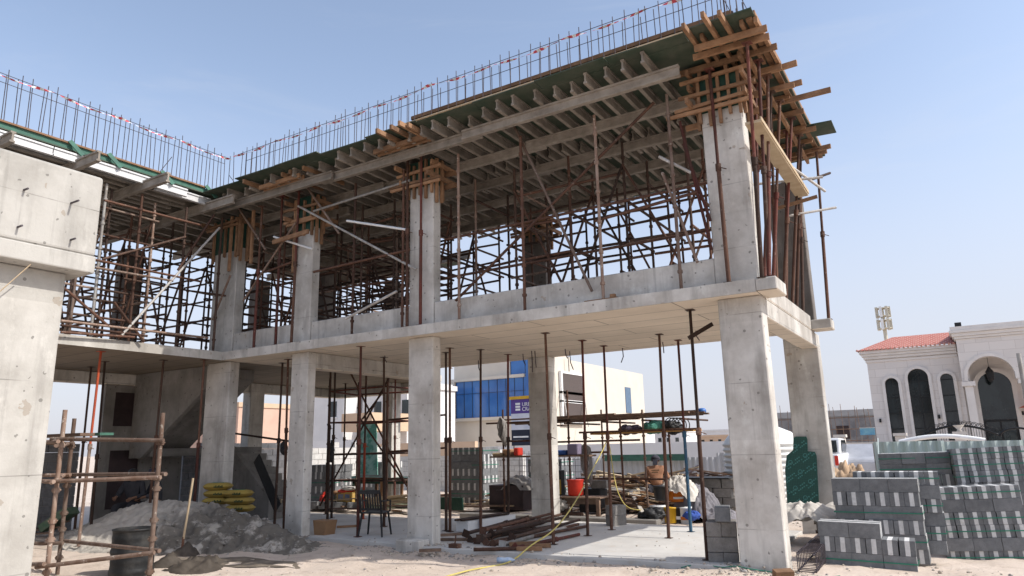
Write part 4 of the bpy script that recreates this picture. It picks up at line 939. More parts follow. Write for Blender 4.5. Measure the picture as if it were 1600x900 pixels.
def drape(name,c,rx,ry,h,m_,label,cat,f=2.6,amp=.5,n=56,rz=0):
    s=MB();V=[];ca,sa=math.cos(rz),math.sin(rz)
    for j in range(n):
        for i in range(n):
            a=i/(n-1)*2-1;b=j/(n-1)*2-1; edge=1+.25*mn.noise(Vector((math.atan2(b,a)*1.6,c[0],c[1]))); d=(abs(a)**2.4+abs(b)**2.4)**(1/2.4)/edge
            q=Vector((a*rx*f+c[0]*3,b*ry*f*1.4+c[1],c[2])); w=mn.noise(q*.8)
            rg=1-abs(mn.noise(q*1.6+Vector((w,w*1.5,0))))*2; rg2=1-abs(mn.noise(q*3.7+Vector((w*2,0,w))))*2
            z=h*max(0,1-max(0,d)**2.2)+amp*h*(rg*.55+rg2*.28-.3)*(1 if d<.9 else max(0,(1.15-d)*4))
            if d>1: z-=min(.3,(d-1)*2.2)*h*1.5
            x_=a*rx*(1+.06*w);y_=b*ry; V.append((c[0]+x_*ca-y_*sa,c[1]+x_*sa+y_*ca,c[2]+z))
    s.add(V,[(j*n+i,j*n+i+1,(j+1)*n+i+1,(j+1)*n+i) for j in range(n-1) for i in range(n-1)],0,True)
    return s.build(name,m_,local=True,label=label,cat=cat)
# white cloth sacks by the far column and dark timbers below
M_CLOTH=mat('dusty_white_cloth',(.60,.57,.52),(.45,.42,.38),scale=4,rough=.9,bump=.5,bs=12)
def lump(name,c,r,m_,label,cat,seed=0,sc=.35,st=.35,folds=True):
    s=MB(); n=34; prof=[(math.sin(math.pi*i/n),-math.cos(math.pi*i/n)) for i in range(n+1)]
    V=[];F=[];N_=48
    for a,z in prof:
        for i in range(N_):
            t=2*math.pi*i/N_; V.append((c[0]+r[0]*a*math.cos(t),c[1]+r[1]*a*math.sin(t),c[2]+r[2]*z))
    for k_ in range(n): F+=[(k_*N_+i,k_*N_+(i+1)%N_,(k_+1)*N_+(i+1)%N_,(k_+1)*N_+i) for i in range(N_)]
    s.add(V,F,0,True); o=s.build(name,m_,label=label,cat=cat,local=True)
    t=bpy.data.textures.new('w','CLOUDS'); t.noise_scale=max(.1,sc*max(r)); t.noise_depth=2; d=o.modifiers.new('d','DISPLACE'); d.texture=t; d.texture_coords='GLOBAL'; d.strength=st*min(r)*2; d.mid_level=.5
    if not folds: return o
    t2=bpy.data.textures.new('f','MARBLE'); t2.noise_scale=.16; t2.turbulence=9; t2.marble_type='SHARP'; d2=o.modifiers.new('folds','DISPLACE'); d2.texture=t2; d2.texture_coords='GLOBAL'; d2.strength=min(.09,min(r)*.5); d2.mid_level=.5
    t3=bpy.data.textures.new('c','CLOUDS'); t3.noise_scale=.07; t3.noise_depth=2; d3=o.modifiers.new('crumple','DISPLACE'); d3.texture=t3; d3.texture_coords='GLOBAL'; d3.strength=min(.06,min(r)*.35); d3.mid_level=.5
    return o
drape('white_sack',(-2.42,13.0,.34),.50,.34,.22,M_CLOTH,'crumpled white sack draped over the narrow block stack','sack',f=2.6,amp=.55)
drape('white_sack',(-1.75,13.45,.34),.62,.34,.22,M_CLOTH,'long dusty white sack lying beside the far column','sack',f=2.4,amp=.5,rz=.2)
for i in range(6):
    z=.04+.055*i; MB().bar((-2.35+random.random()*.2,13.35+random.uniform(-.15,.15),z),(-.95+random.random()*.3,13.5+random.uniform(-.2,.2),z),.09,.045).build('timber_board',M_PLANK,label=f'{ORD[i]} board from the bottom in the dark timber stack below the white sacks',cat='board',group='timber stack by the far column')
MB().obox((-2.15,9.72,-.02),.12,.05,.045,Matrix.Rotation(.7,3,'Z')@Matrix.Rotation(.3,3,'X')).build('timber_offcut',M_TIMB,label='yellowish timber offcut at the right foot of the corner column',cat='timber')
MB().tube(aty(330,672,12.0),aty(456,690,11.2),.024,n=8).build('scaffold_tube',M_DARK,label='dark tube tied level across the props right of the inner corner column',cat='tube')
# stool, carton
q=atz(437,806,0); stl=thing('wooden_stool','small pale wooden stool left of the second front column','stool',(q.x,q.y,0))
MB().box(q.x-.2,q.y-.16,.40,q.x+.2,q.y+.16,.43).build('seat',M_PLYE,stl)
for a in (-1,1):
    for b in (-1,1): MB().bar((q.x+a*.17,q.y+b*.13,0),(q.x+a*.16,q.y+b*.12,.40),.04,.04).build('leg',M_PLYE,stl)
MB().bar((q.x-.17,q.y-.13,.15),(q.x+.17,q.y-.13,.15),.03,.04).build('rail',M_PLYE,stl)
MB().prism([(-11.05,10.28,0),(-10.78,10.28,0),(-10.72,10.28,.27),(-11.1,10.28,.27)],(0,.28,0)).build('carton',mat('brown_cardboard',(.32,.19,.10),(.26,.15,.08),rough=.9,bump=.1),label='open brown carton tucked behind the second front column',cat='carton')
MB().bar(aty(434,794,11.85),aty(401,716,12.0),.03,.30).build('black_board',M_BLK,label='black board leaning against the sloping stair wall',cat='board')
# ================================================================ BACK YARD
def zcol(x,y,v):
    lo,hi=-1,6
    for _ in range(40):
        mid=(lo+hi)/2; d=Vector((x,y,mid-H)); py=450-FPX*d.dot(CU)/d.dot(CF)
        if py>v: lo=mid
        else: hi=mid
    return lo
# mobile tower under the rear bay
tw=thing('scaffold_tower','rusty scaffold tower with crossed braces behind the second front column','scaffold',(-12.7,14.3,0))
ya,yb=13.6,15.0
xl=aty(512,700,ya).x; xr=aty(604,700,ya).x
TP=[(xl,ya),(xr,ya),(xl-.3,yb),(xr+.1,yb),((xl+xr)/2-.2,yb)]
for x,y in TP: standard(x,y,0,3.5,.027).build('standard',M_RUST if y==ya else M_DARK,tw)
for v in (604,656,709,752):
    z=zcol(xr,ya,v)
    for (x0,y0),(x1,y1) in ((TP[0],TP[1]),(TP[2],TP[3]),(TP[0],TP[2]),(TP[1],TP[3])): MB().tube((x0,y0+.03,z),(x1,y1+.03,z+random.uniform(-.04,.04)),.024,n=7).build('ledger',M_RED if v<660 else M_DARK,tw)
MB().tube((xr,ya+.04,zcol(xr,ya,656)),(xr+1.6,ya+.3,zcol(xr,ya,652)),.024,n=7).build('ledger',M_RUST,tw)
MB().tube((xr,ya+.04,zcol(xr,ya,706)),(xr+1.6,ya+.3,zcol(xr,ya,702)),.024,n=7).build('ledger',M_RUST,tw)
P=lambda u,v,y: aty(u,v,y)
for a,b in [((548,583),(636,760)),((608,590),(500,790)),((566,655),(600,610)),((560,650),(632,755))]: MB().tube(P(*a,ya-.05),P(*b,ya+.1),.024,n=7).build('diagonal_brace',M_RUST,tw)
for i,(u,y,m_) in enumerate([(520,12.9,M_DARK),(537,15.6,M_DARK),(617,15.8,M_RED)]): 
    b=aty(u,740,y); prop((b.x,y,0),(b.x-.03,y,Z1-.002),m_,m_,['dark prop with a black rag, left side of the scaffold tower','thin dark prop behind the left side of the scaffold tower','red brown prop behind the right side of the scaffold tower'][i],GP)
lump('rag',(aty(519,705,12.88).x,12.85,aty(519,705,12.88).z),(.07,.06,.26),M_BLK,'black rag hanging on a dark prop left of the scaffold tower','rag')
lump('rag',(aty(444,700,10.9).x,10.9,aty(444,700,10.9).z),(.09,.07,.13),M_BLK,'black bag hanging beside the second front column','bag')
# workbench with green boards
def bench(name,label,x0,x1,y0,y1,z,mt,ml,n=3):
    t=thing(name,label,'workbench',((x0+x1)/2,(y0+y1)/2,0)); MB().box(x0,y0,z-.03,x1,y1,z).build('top',mt,t)
    for i in range(n):
        x=x0+.08+(x1-x0-.16)*i/(n-1)
        for y in (y0+.06,y1-.06): MB().box(x-.04,y-.03,0,x+.04,y+.03,z-.032).build('leg',ml,t)
    MB().box(x0+.05,y0+.10,z-.16,x1-.05,y0+.14,z-.034).build('rail',mt,t); return t
yy=16.0; bx0=aty(514,747,yy).x; bx1=aty(640,747,yy).x; bz=zcol(bx0,yy,747)
bench('workbench','long workbench with green plywood top behind the scaffold tower',bx0,bx1,yy,yy+1.0,bz,M_PLY,M_TIMB,4)
MB().prism([aty(492,770,yy-.5),aty(533,745,yy-.2),aty(536,752,yy-.2),aty(494,792,yy-.5)],(.0,.9,0)).build('plywood_offcut',M_GPAINT,label='sloping pale green board left of the long workbench',cat='board')
MB().prism([aty(557,662,17.6),aty(588,660,17.6),aty(590,742,17.3),aty(562,742,17.3)],(0,.02,0)).build('plywood_sheet',mat('mottled_green_sheet',(.28,.45,.38),(.08,.26,.19),scale=3,rough=.6,bump=.1,lo=.45,hi=.55),label='mottled pale green sheet standing upright behind the long workbench',cat='plywood sheet')
GL='timber boards stacked behind the middle column'
for i in range(10):
    z=.05+.05*(i//2); y=15.0+.28*(i%2); a=aty(560+random.randint(-14,12),795,y).x; b=aty(650+random.randint(-6,10),795,y).x
    MB().bar((a,y,z+random.uniform(0,.02)),(b,y+random.uniform(-.2,.3),z+.06+.05*(i//4)),.14,.04).build('timber_board',mat('greenish_board%d'%i,(.36,.40,.28),(.26,.27,.18),scale=5,rough=.85) if i<4 else M_PLYE,label=f'{["front","rear"][i%2]} board in layer {ORD[i//2]} from the bottom of the pale green timber stack',cat='board',group=GL)
bx=aty(540,785,15.0); mb=thing('box','yellow carton with blue printed squares under the long workbench','box',(bx.x,15.0,.15))
MB().box(bx.x-.3,14.95,.18,bx.x+.25,15.35,.46).build('carton_body',mat('yellow_carton',(.50,.33,.10),(.42,.27,.08),rough=.8,bump=0),mb)
MB().box(bx.x-.24,14.943,.24,bx.x-.04,14.949,.40).box(bx.x+.02,14.943,.24,bx.x+.2,14.949,.40).build('printed_label',mat('blue_print',(.06,.12,.30),(.3,.3,.3),scale=9,bump=0),mb)
for i,(dx,dz,m_,la) in enumerate([(-.1,.48,M_REDP,'folded red cloth on the yellow carton'),(.1,.55,M_CLOTH,'folded pale cloth on the yellow carton'),(-.3,.44,M_TIMB,'brown bundle beside the yellow carton')]): lump('cloth_bundle',(bx.x+dx,15.1,dz),(.28,.18,.05),m_,la,'cloth')
q=atz(490,795,0); lump('red_jerrycan',(q.x+.2,q.y+.3,.22),(.2,.15,.22),M_REDP,'red plastic canister on the ground left of the scaffold tower','canister',st=.1)
for i in range(4): lblock((q.x-.1+i*.5,q.y+.05+.05*i,0),.2*i,['leftmost','second','third','rightmost'][i]+' grey block on the ground below the red canister',m_=M_BLOCK)
for i in range(14):
    a=aty(random.uniform(500,640),random.uniform(775,800),random.uniform(14.2,15.6)); a.z=random.uniform(.03,.25); r_=random.uniform(-.5,.5); L=random.uniform(.6,1.5)
    MB().bar(a,a+Vector((L*math.cos(r_),L*math.sin(r_),random.uniform(-.05,.15))),random.uniform(.05,.1),.035).build('loose_board',random.choice((M_PLANK,M_PLYE,M_TIMB,M_BROWNPLY)),label='loose scrap board lying in the litter around the scaffold tower',cat='board',group='scrap boards around the scaffold tower')
# boards and green sheet before the tall block pack
for i in range(8):
    y=15.9+.12*(i%4); z=.05+.05*(i//2)
    MB().bar(aty(705+random.randint(-10,10),792,y)*1,aty(785+random.randint(-25,25),790,y+.1),.12,.035).build('timber_board',M_PLYE if i%2 else M_PLANK,label=f'{ORD[i]} thin board lying before the tall sunlit block pack',cat='board',group='boards before the tall block pack')
MB().obox((aty(702,783,15.7).x,15.7,.16),.45,.02,.16,Matrix.Rotation(.1,3,'X')).build('plywood_offcut',M_PLY,label='dark green plywood strip standing before the tall block pack',cat='board')
# ---- long platform scaffold
pf=thing('scaffold_platform','long rusty scaffold platform loaded with planks behind the rear middle column','scaffold',(-7.5,16.3,0))
y0,y1=15.7,17.3
PX_=[(890,y0,610),(943,y1,640),(972,y0,650),(1048,y1,660),(1008,y0,640),(1095,y1,635),(787,y0,640)]
for u,y,v in PX_:
    x=aty(u,720,y).x; standard(x,y,0,zcol(x,y,v),.025).build('standard',random.choice((M_PALE,M_RUST,M_RUST)),pf)
for v,ua,ub,y in [(691,860,1000,y0-.04),(708,858,950,y0-.04),(676,905,1090,y0-.04),(748,900,1075,y0-.04),(662,760,1100,y0+.04),(690,776,860,y0+.02)]:
    a=aty(ua,v,y);b=aty(ub,v,y); b.z=a.z; MB().tube(a,b,.024,n=7).build('ledger',M_RUST,pf)
for x in (-9.2,-8.2,-7.2,-6.2,-5.3): MB().tube((x,y0-.2,2.12),(x,y1+.2,2.12),.024,n=6).build('transom',M_DARK,pf)
GD='planks on the long scaffold platform'
xA=aty(775,655,16).x; xB=aty(1120,650,16).x
for i in range(15):
    y=y0-.15+.12*i; L=random.uniform(3.2,3.9); x0_=random.choice((xA+random.random()*.3,xB-L-random.random()*.5,xA+1.3+random.random()*.5)); z=2.155+.04*random.randint(0,3)
    MB().bar((x0_,y,z),(x0_+L,y+random.uniform(-.06,.06),z+random.uniform(-.02,.05)),.10,.036).build('scaffold_plank',M_PLANK,label=f'{ORD[i]} brown plank from the front on the upper deck of the long platform',cat='plank',group=GD)
a=aty(925,678,y0+.1);b=aty(1085,672,y0+.1)
M_YPLANK=mat('yellow_plank',(.50,.28,.08),(.40,.22,.07),scale=5,rough=.7)
for i in range(3): MB().bar((a.x,a.y+.22*i,a.z),(b.x,b.y+.22*i,a.z+.02),.2,.045).build('scaffold_plank',M_YPLANK,label=f'{["front","middle","rear"][i]} yellow plank on the lower deck of the long platform',cat='plank',group=GD)
for i,(u,v,r,m_,la) in enumerate([(985,671,(.28,.2,.10),mat('dark_purple_cloth',(.06,.05,.09),(.12,.1,.11),scale=12,rough=.9,bump=.3),'dark cloth bundle on the left of the yellow planks'),(1022,668,(.24,.2,.13),mat('green_net',(.05,.22,.16),(.12,.32,.26),scale=14,rough=.9,bump=.3),'green net bundle on the middle of the yellow planks'),(1052,667,(.22,.2,.14),M_BLK,'black cable bundle on the right of the yellow planks')]):
    p=aty(u,v,y0+.3); lump('cloth_bundle',p,r,m_,la,'bundle')
cb_=MB()
for i in range(5):
    p=aty(1050+i*4,664,y0+.3); cb_.path([p+Vector((.14*math.cos(t/3.),.05*i-.1,.16*math.sin(t/3.))) for t in range(20)],.012,5)
cb_.build('cable_coil',M_BLK,label='coil of black cable standing on the yellow planks',cat='cable')
MB().lathe([(0,0),(.09,.0),(.1,.05),(.07,.1),(0,.11)],aty(1097,645,16.3),14).build('hard_hat',mat('blue_plastic',(.05,.16,.45),(.05,.14,.4),rough=.4,bump=0),label='blue hard hat at the right end of the upper deck',cat='helmet')
# rope coils
M_ROPE=mat('grey_rope',(.34,.32,.30),(.18,.17,.16),scale=40,rough=.95,bump=.6,bs=120)
def rope(u,v,y,h,w_,label,m_=M_ROPE):
    c=aty(u,v,y); s=MB()
    for i in range(9):
        r=w_*(1-.06*i); s.path([c+Vector((r*math.sin(t*math.pi/8)*(.8+.4*random.random())+.01*i-.04,-.03+.012*i,h*math.cos(t*math.pi/8)*(.85+.03*i)-.02*i)) for t in range(17)],.016,5)
    s.build('rope_coil',m_,label=label,cat='rope')
rope(917,717,y0-.12,.40,.11,'grey coil of rope hanging from the long platform'); rope(785,668,y0-.12,.30,.08,'thin coil of rope hanging left of the rear column')
# lower shelf items
sh_a=aty(773,714,15.2);sh_b=aty(830,714,15.2)
for i in range(2): MB().bar((sh_a.x-.1,15.2+.2*i,sh_a.z),(sh_b.x+1.6,15.2+.2*i,sh_a.z),.18,.04).build('scaffold_plank',M_PLANK,label=['front','rear'][i]+' plank of the low shelf behind the rear middle column',cat='plank')
for i,(u,v,sx_,sz,m_,la) in enumerate([(795,708,.13,.10,M_TIMB,'small brown box on the low shelf left of the rear column'),(810,708,.07,.12,M_REDP,'red can on the low shelf left of the rear column'),(783,712,.2,.05,M_PLYE,'pale rubble bag on the low shelf left of the rear column'),(873,705,.24,.07,mat('blue_crate',(.04,.10,.32),(.03,.08,.26),bump=0),'blue tray of wire on the low shelf right of the rear column'),(898,706,.14,.16,mat('lilac_box',(.22,.19,.27),(.18,.15,.22),bump=0),'dark lilac box on the low shelf right of the rear column')]):
    p=aty(u,v,15.3); MB().box(p.x-sx_,p.y-.12,sh_a.z+.022,p.x+sx_,p.y+.12,sh_a.z+.022+sz*1.6).build('box',m_,bevel=.02,label=la,cat='box')
# mesh reinforcement panel standing behind
ms=thing('steel_mesh','dark steel mesh panel standing behind the rear middle column','mesh panel',(-10,19.5,0)); x0=aty(812,740,19.5).x; x1=aty(925,740,19.5).x
for i in range(15): x=x0+(x1-x0)*i/14; MB().tube((x,19.5,0),(x,19.5,1.45),.008,n=4).build('vertical_wire',M_REBAR,ms)
for i in range(8): MB().tube((x0,19.51,.1+.18*i),(x1,19.51,.1+.18*i),.008,n=4).build('horizontal_wire',M_REBAR,ms)
# red tank on table, black panel etc.
q=aty(893,760,15.0); bench('work_table','rough timber table under the red barrel',q.x-.45,q.x+.75,14.9,15.5,zcol(q.x,15.0,776),M_PLANK,M_PLANK,2)
zt=zcol(q.x,15.0,775); rb=thing('red_barrel','bright red plastic barrel on the rough timber table','barrel',(q.x,15.2,zt))
MB().lathe([(0,0),(.16,0),(.18,.02),(.19,.30),(.2,.34),(.2,.36),(.18,.36),(.175,.05),(0,.04)],(q.x,15.2,zt),20).build('barrel_body',M_REDP,rb)
MB().lathe([(.2,.33),(.212,.345),(.2,.36)],(q.x,15.2,zt),20).build('barrel_rim',M_REDP,rb)
p=aty(868,752,15.6); MB().box(p.x-.16,15.5,0,p.x+.2,15.7,zcol(p.x,15.5,735)).build('upright_board',M_BLK,label='black upright panel beside the red barrel',cat='panel')
p=aty(862,765,15.2); MB().box(p.x-.12,15.2,zt,p.x+.12,15.45,zt+.34).build('yellow_box',mat('mustard_plastic',(.42,.27,.03),(.36,.22,.03),bump=0),label='mustard yellow case beside the black upright panel',cat='case')
lump('white_bag',(aty(876,790,15.0).x,15.0,.3),(.16,.14,.13),M_CLOTH,'crumpled white bag under the rough timber table','bag',st=.5)
MB().tube((aty(862,805,14.9).x,14.9,.07),(aty(910,803,14.9).x,14.9,.07),.06,n=10).build('pipe',M_DARK,label='grey pipe lying under the rough timber table',cat='pipe')
p=aty(925,800,16.2); MB().box(p.x-.35,16.2,0,p.x+.25,16.6,.55).build('black_crate',M_BLK,bevel=.02,label='black crate behind the two block pile',cat='crate')
p=aty(930,778,16.1); lblock((p.x,16.4,.552),.1,'grey block on the black crate')
# chest behind the column
p=aty(795,785,16.2); MB().box(p.x-.55,16.1,0,p.x+.5,16.8,.62).build('tool_chest',M_BROWNPLY,bevel=.01,label='dark tool chest left of the rear middle column',cat='chest')
drape('grey_tarp',(p.x+.2,16.4,.60),.5,.35,.22,M_DUST,'grey tarp heaped on the dark tool chest','tarp')
p=aty(800,765,16.0); MB().bar(aty(760,775,16.3),aty(812,758,16.2),.14,.04).build('timber_board',M_PLYE,label='pale board resting over the grey tarp',cat='board')
# buckets and tarps
def bucket(u,v,r,h,m_,label,y=14.9,m2=None):
    q=aty(u,v,y); t=thing('paint_bucket',label,'bucket',(q.x,y,ground_h(q.x,y)+.01+max(0,q.z) if q.z>.15 else ground_h(q.x,y)+.01)); 
    MB().lathe([(0,0),(r*.86,0),(r*.88,.01),(r,h-.03),(r*1.05,h-.03),(r*1.05,h),(0,h)],(0,0,0),16).build('pail',m_,t,local=True)
    if m2: MB().lathe([(r*.915,h*.25),(r*.965,h*.7)],(0,0,0),16).build('paint_label',m2,t,local=True)
    s=MB(); s.path([(r*1.03*math.cos(t_),-.02,h-.05+r*.5*math.sin(-t_)) for t_ in [math.pi*i/8 for i in range(9)]],.004,4); s.build('handle',M_GALV,t,local=True); return t
M_YP=mat('yellow_pail',(.62,.36,.02),(.52,.30,.02),bump=0,rough=.4); M_OP=mat('orange_pail',(.60,.17,.02),(.52,.14,.02),bump=0,rough=.4)
bucket(1048,806,.15,.32,M_YP,'yellow pail with a white lid in the front row of paint buckets',15.0,None); bucket(1060,806,.15,.33,M_BLK,'black bucket next to the yellow pail',15.1,M_WHITE)
bucket(1071,806,.14,.34,M_WHITE,'white and orange bucket at the right end of the front bucket row',15.1,M_OP); bucket(1030,806,.18,.36,M_WHITE,'splashed white bucket at the left end of the front bucket row',15.0,mat('magenta_splash',(.45,.08,.18),(.7,.65,.63),scale=7,bump=0,lo=.48,hi=.52))
bucket(1034,778,.17,.3,M_BLK,'black tub stacked on the splashed white bucket',15.1); bucket(1046,778,.13,.28,M_OP,'orange pail in the upper row of paint buckets',15.35); bucket(1058,780,.17,.26,M_OP,'wide orange pail with a pale lid in the upper row',15.45,M_WHITE)
lump('blue_bag',(aty(1080,803,15.0).x,15.0,.12),(.18,.14,.1),mat('blue_sheet',(.04,.09,.35),(.03,.07,.28),bump=0),'blue bag beside the right end of the bucket row','bag')
lump('black_cable',(aty(1018,798,14.8).x,14.8,.12),(.3,.2,.12),M_BLK,'tangled black cable left of the paint buckets','cable',st=.9,sc=.5)
M_TARP=mat('grey_tarpaulin',(.24,.23,.25),(.16,.155,.17),scale=2,rough=.8,bump=.5,bs=9)
drape('grey_tarp',(aty(1088,770,15.8).x,15.8,-.02),.55,.5,.62,M_TARP,'grey tarpaulin heaped right of the paint buckets','tarp',f=3,amp=.4); drape('grey_tarp',(aty(1115,790,15.6).x,15.6,-.04),.62,.36,.24,M_TARP,'end of grey tarpaulin trailing on the sand','tarp',f=3,amp=.6)
drape('white_sheet',(aty(1060,755,15.5).x,15.5,.52),.42,.36,.30,M_CLOTH,'crumpled white sheet over the upper paint buckets','sheet',f=4,amp=.7)
# scrap timber heap in front of the hoarding
s=MB(); mats=[M_PLANK,M_PLYE,M_TIMB,M_DARK,M_BROWNPLY,M_CLOTH]
for i in range(760):
    u=random.uniform(930,1150); y=random.uniform(16.6,22.5); x=aty(u,760,y).x; h=.75*math.exp(-((y-19.5)/2.2)**2)
    z=random.random()*h+.04; r_=random.choice((random.uniform(-.4,.4),random.uniform(-1.6,1.6))); L=random.uniform(.4,2.2)
    d=Vector((math.cos(r_),math.sin(r_),random.uniform(-.25,.25)))
    s.bar(Vector((x,y,z))-d*L/2,Vector((x,y,z))+d*L/2,random.uniform(.05,.14),random.uniform(.02,.05),random.choice((0,0,1,1,2,3,4,5)))
for i in range(120):
    u=random.uniform(950,1150); y=random.uniform(17,22); s.rock((aty(u,760,y).x,y,random.random()*.2),random.uniform(.05,.16),random.choice((1,5,0)))
s.build('scrap_timber',mats,kind='stuff',local=True)
s=MB()
for i in range(170):
    u=random.uniform(640,900); y=random.uniform(16.5,20); x=aty(u,760,y).x; r_=random.uniform(-.6,.6);L=random.uniform(.3,1.3); d=Vector((math.cos(r_),math.sin(r_),random.uniform(-.1,.1)))
    z=random.uniform(.02,.12); s.bar(Vector((x,y,z)),Vector((x,y,z))+d*L,random.uniform(.04,.1),.03,random.choice((0,1,2,4)))
s.build('scattered_scrap_wood',mats,kind='stuff',local=True)
lump('sand_mound',(aty(1108,772,17.2).x,17.2,.05),(.6,.5,.36),M_SAND,'small light sand mound beside the grey tarpaulin','sand heap',st=.25)
# hoarding of white corrugated sheet
M_CORR=mat('white_corrugated_sheet',(.50,.51,.52),(.42,.43,.44),scale=2,rough=.5,bump=0,stretch=(1,1,.2)); M_CORRG=mat('pale_green_corrugated_sheet',(.52,.60,.57),(.44,.51,.48),scale=2,rough=.5,bump=0,stretch=(1,1,.2))
def hoarding(label,p,q,z0,zs,m_,npan):
    p=Vector(p);q=Vector(q); t=thing('site_hoarding',label,'fence',(p.x,p.y,z0)); d=(q-p)/npan; nrm=Vector((-d.y,d.x,0)).normalized()
    for k_ in range(npan):
        a=p+d*k_; n=max(8,int(d.length/.05)); V=[]
        for i in range(n+1):
            t_=i/n; o=(.018 if (i//2)%2 else -.018); b=a+d*t_*.995+nrm*o; V+=[(b.x,b.y,z0),(b.x,b.y,zs[k_%len(zs)])]
        s=MB().add(V,[(2*i,2*i+2,2*i+3,2*i+1) for i in range(n)],0); o_=s.build('sheet_panel',m_,t); sd=o_.modifiers.new('s','SOLIDIFY'); sd.thickness=.004
        MB().bar((a.x,a.y,z0),(a.x,a.y,zs[k_%len(zs)]-.02),.05,.05).build('post',M_GALV,t) if False else MB().box(a.x-.03,a.y+.05,z0,a.x+.03,a.y+.11,zs[k_%len(zs)]-.03).build('post',M_GALV,t)
    return t
hoarding('long white corrugated site hoarding behind the scrap timber',(-20,24.5,0),(-5.6,24.5,0),-.1,(1.12,1.18,1.1,1.24,1.14),M_CORR,9)
MB().box(-11.3,24.3,1.0,-8.2,24.42,1.22).build('green_rail',M_GPAINT,label='green rail along the top of the white hoarding, behind the person',cat='rail')
hoarding('pale green corrugated site hoarding behind the right block packs',(-1.72,17.6,0),(3.6,16.9,0),-.2,(1.52,1.5,1.53),M_CORRG,4)
MB().bar((-1.75,17.55,.2),(-1.55,16.5,1.25),1.0,.02,up=(1,0,0)).build('leaning_panel',M_CORRG,label='pale green hoarding panel folded back at the left end of the right hoarding',cat='panel')
# water tank
c=Vector((aty(1190,700,20.5).x,20.5,-.1)); wt=thing('water_tank','large white ribbed plastic water tank behind the right corner column','water tank',c)
pr_=[(0,0),(.98,0)]; z=0
while z<1.68: pr_+=[(.98,z+.01),(1.03,z+.05),(1.03,z+.09),(.98,z+.13)]; z+=.14
pr_+=[(.97,1.72),(.8,1.92),(.45,2.08),(.25,2.12)]
MB().lathe(pr_,c,48).build('tank_shell',mat('white_tank_plastic',(.70,.70,.67),(.62,.62,.59),scale=3,rough=.45,bump=0),wt); MB().lathe([(.26,2.11),(.27,2.2),(.2,2.23),(0,2.24)],c,24).build('tank_lid',M_WHITE,wt)
# rear block walls
def blockwall(label,p,q,h,m_,course=.2):
    p=Vector(p);q=Vector(q);d=(q-p);L=d.length;u=d/L; n_=Vector((-u.y,u.x,0)); s=MB(); rows=int(h/course); rt=Matrix((u,n_,Vector((0,0,1)))).transposed()
    for r_ in range(rows):
        x=-.2 if r_%2 else 0
        while x<L:
            a=max(0,x);b=min(L,x+.395)
            if b-a>.05 and not(r_==rows-1 and random.random()<.35): s.obox(p+u*((a+b)/2)+Vector((0,0,r_*course+course/2-.1))+n_*random.uniform(-.006,.006),(b-a)/2-.006,.1,course/2-.006,rt)
            x+=.4
    s.obox(p+u*(L/2)+Vector((0,0,rows*course/2-.2)),L/2-.02,.085,rows*course/2-.1,rt,1)
    return s.build('block_wall',[m_,M_DUST],local=True,label=label,cat='wall')
M_WBLK=mat('white_block',(.58,.57,.55),(.46,.45,.43),scale=6,rough=.95,bump=.3)
M_DKB=mat('dark_grey_block',(.22,.22,.225),(.15,.15,.155),scale=9,rough=.95,bump=.5,bs=25)
blockwall('sunlit wall of white blocks beyond the stair',(-19.6,14.2,0),(-19.6,21.5,0),2.0,M_WBLK); blockwall('shaded grey block wall at the far left under the wing',(-18.2,5.2,0),(-18.2,9.3,0),2.0,M_DKB)
blockwall('dark block wall behind the stair flights',(-18.3,12.1,0),(-18.3,12.9,0),2.0,M_DKB); blockwall('low grey block wall in front of the office building',(-22,23.2,0),(-14.0,23.2,0),1.6,M_WBLK)
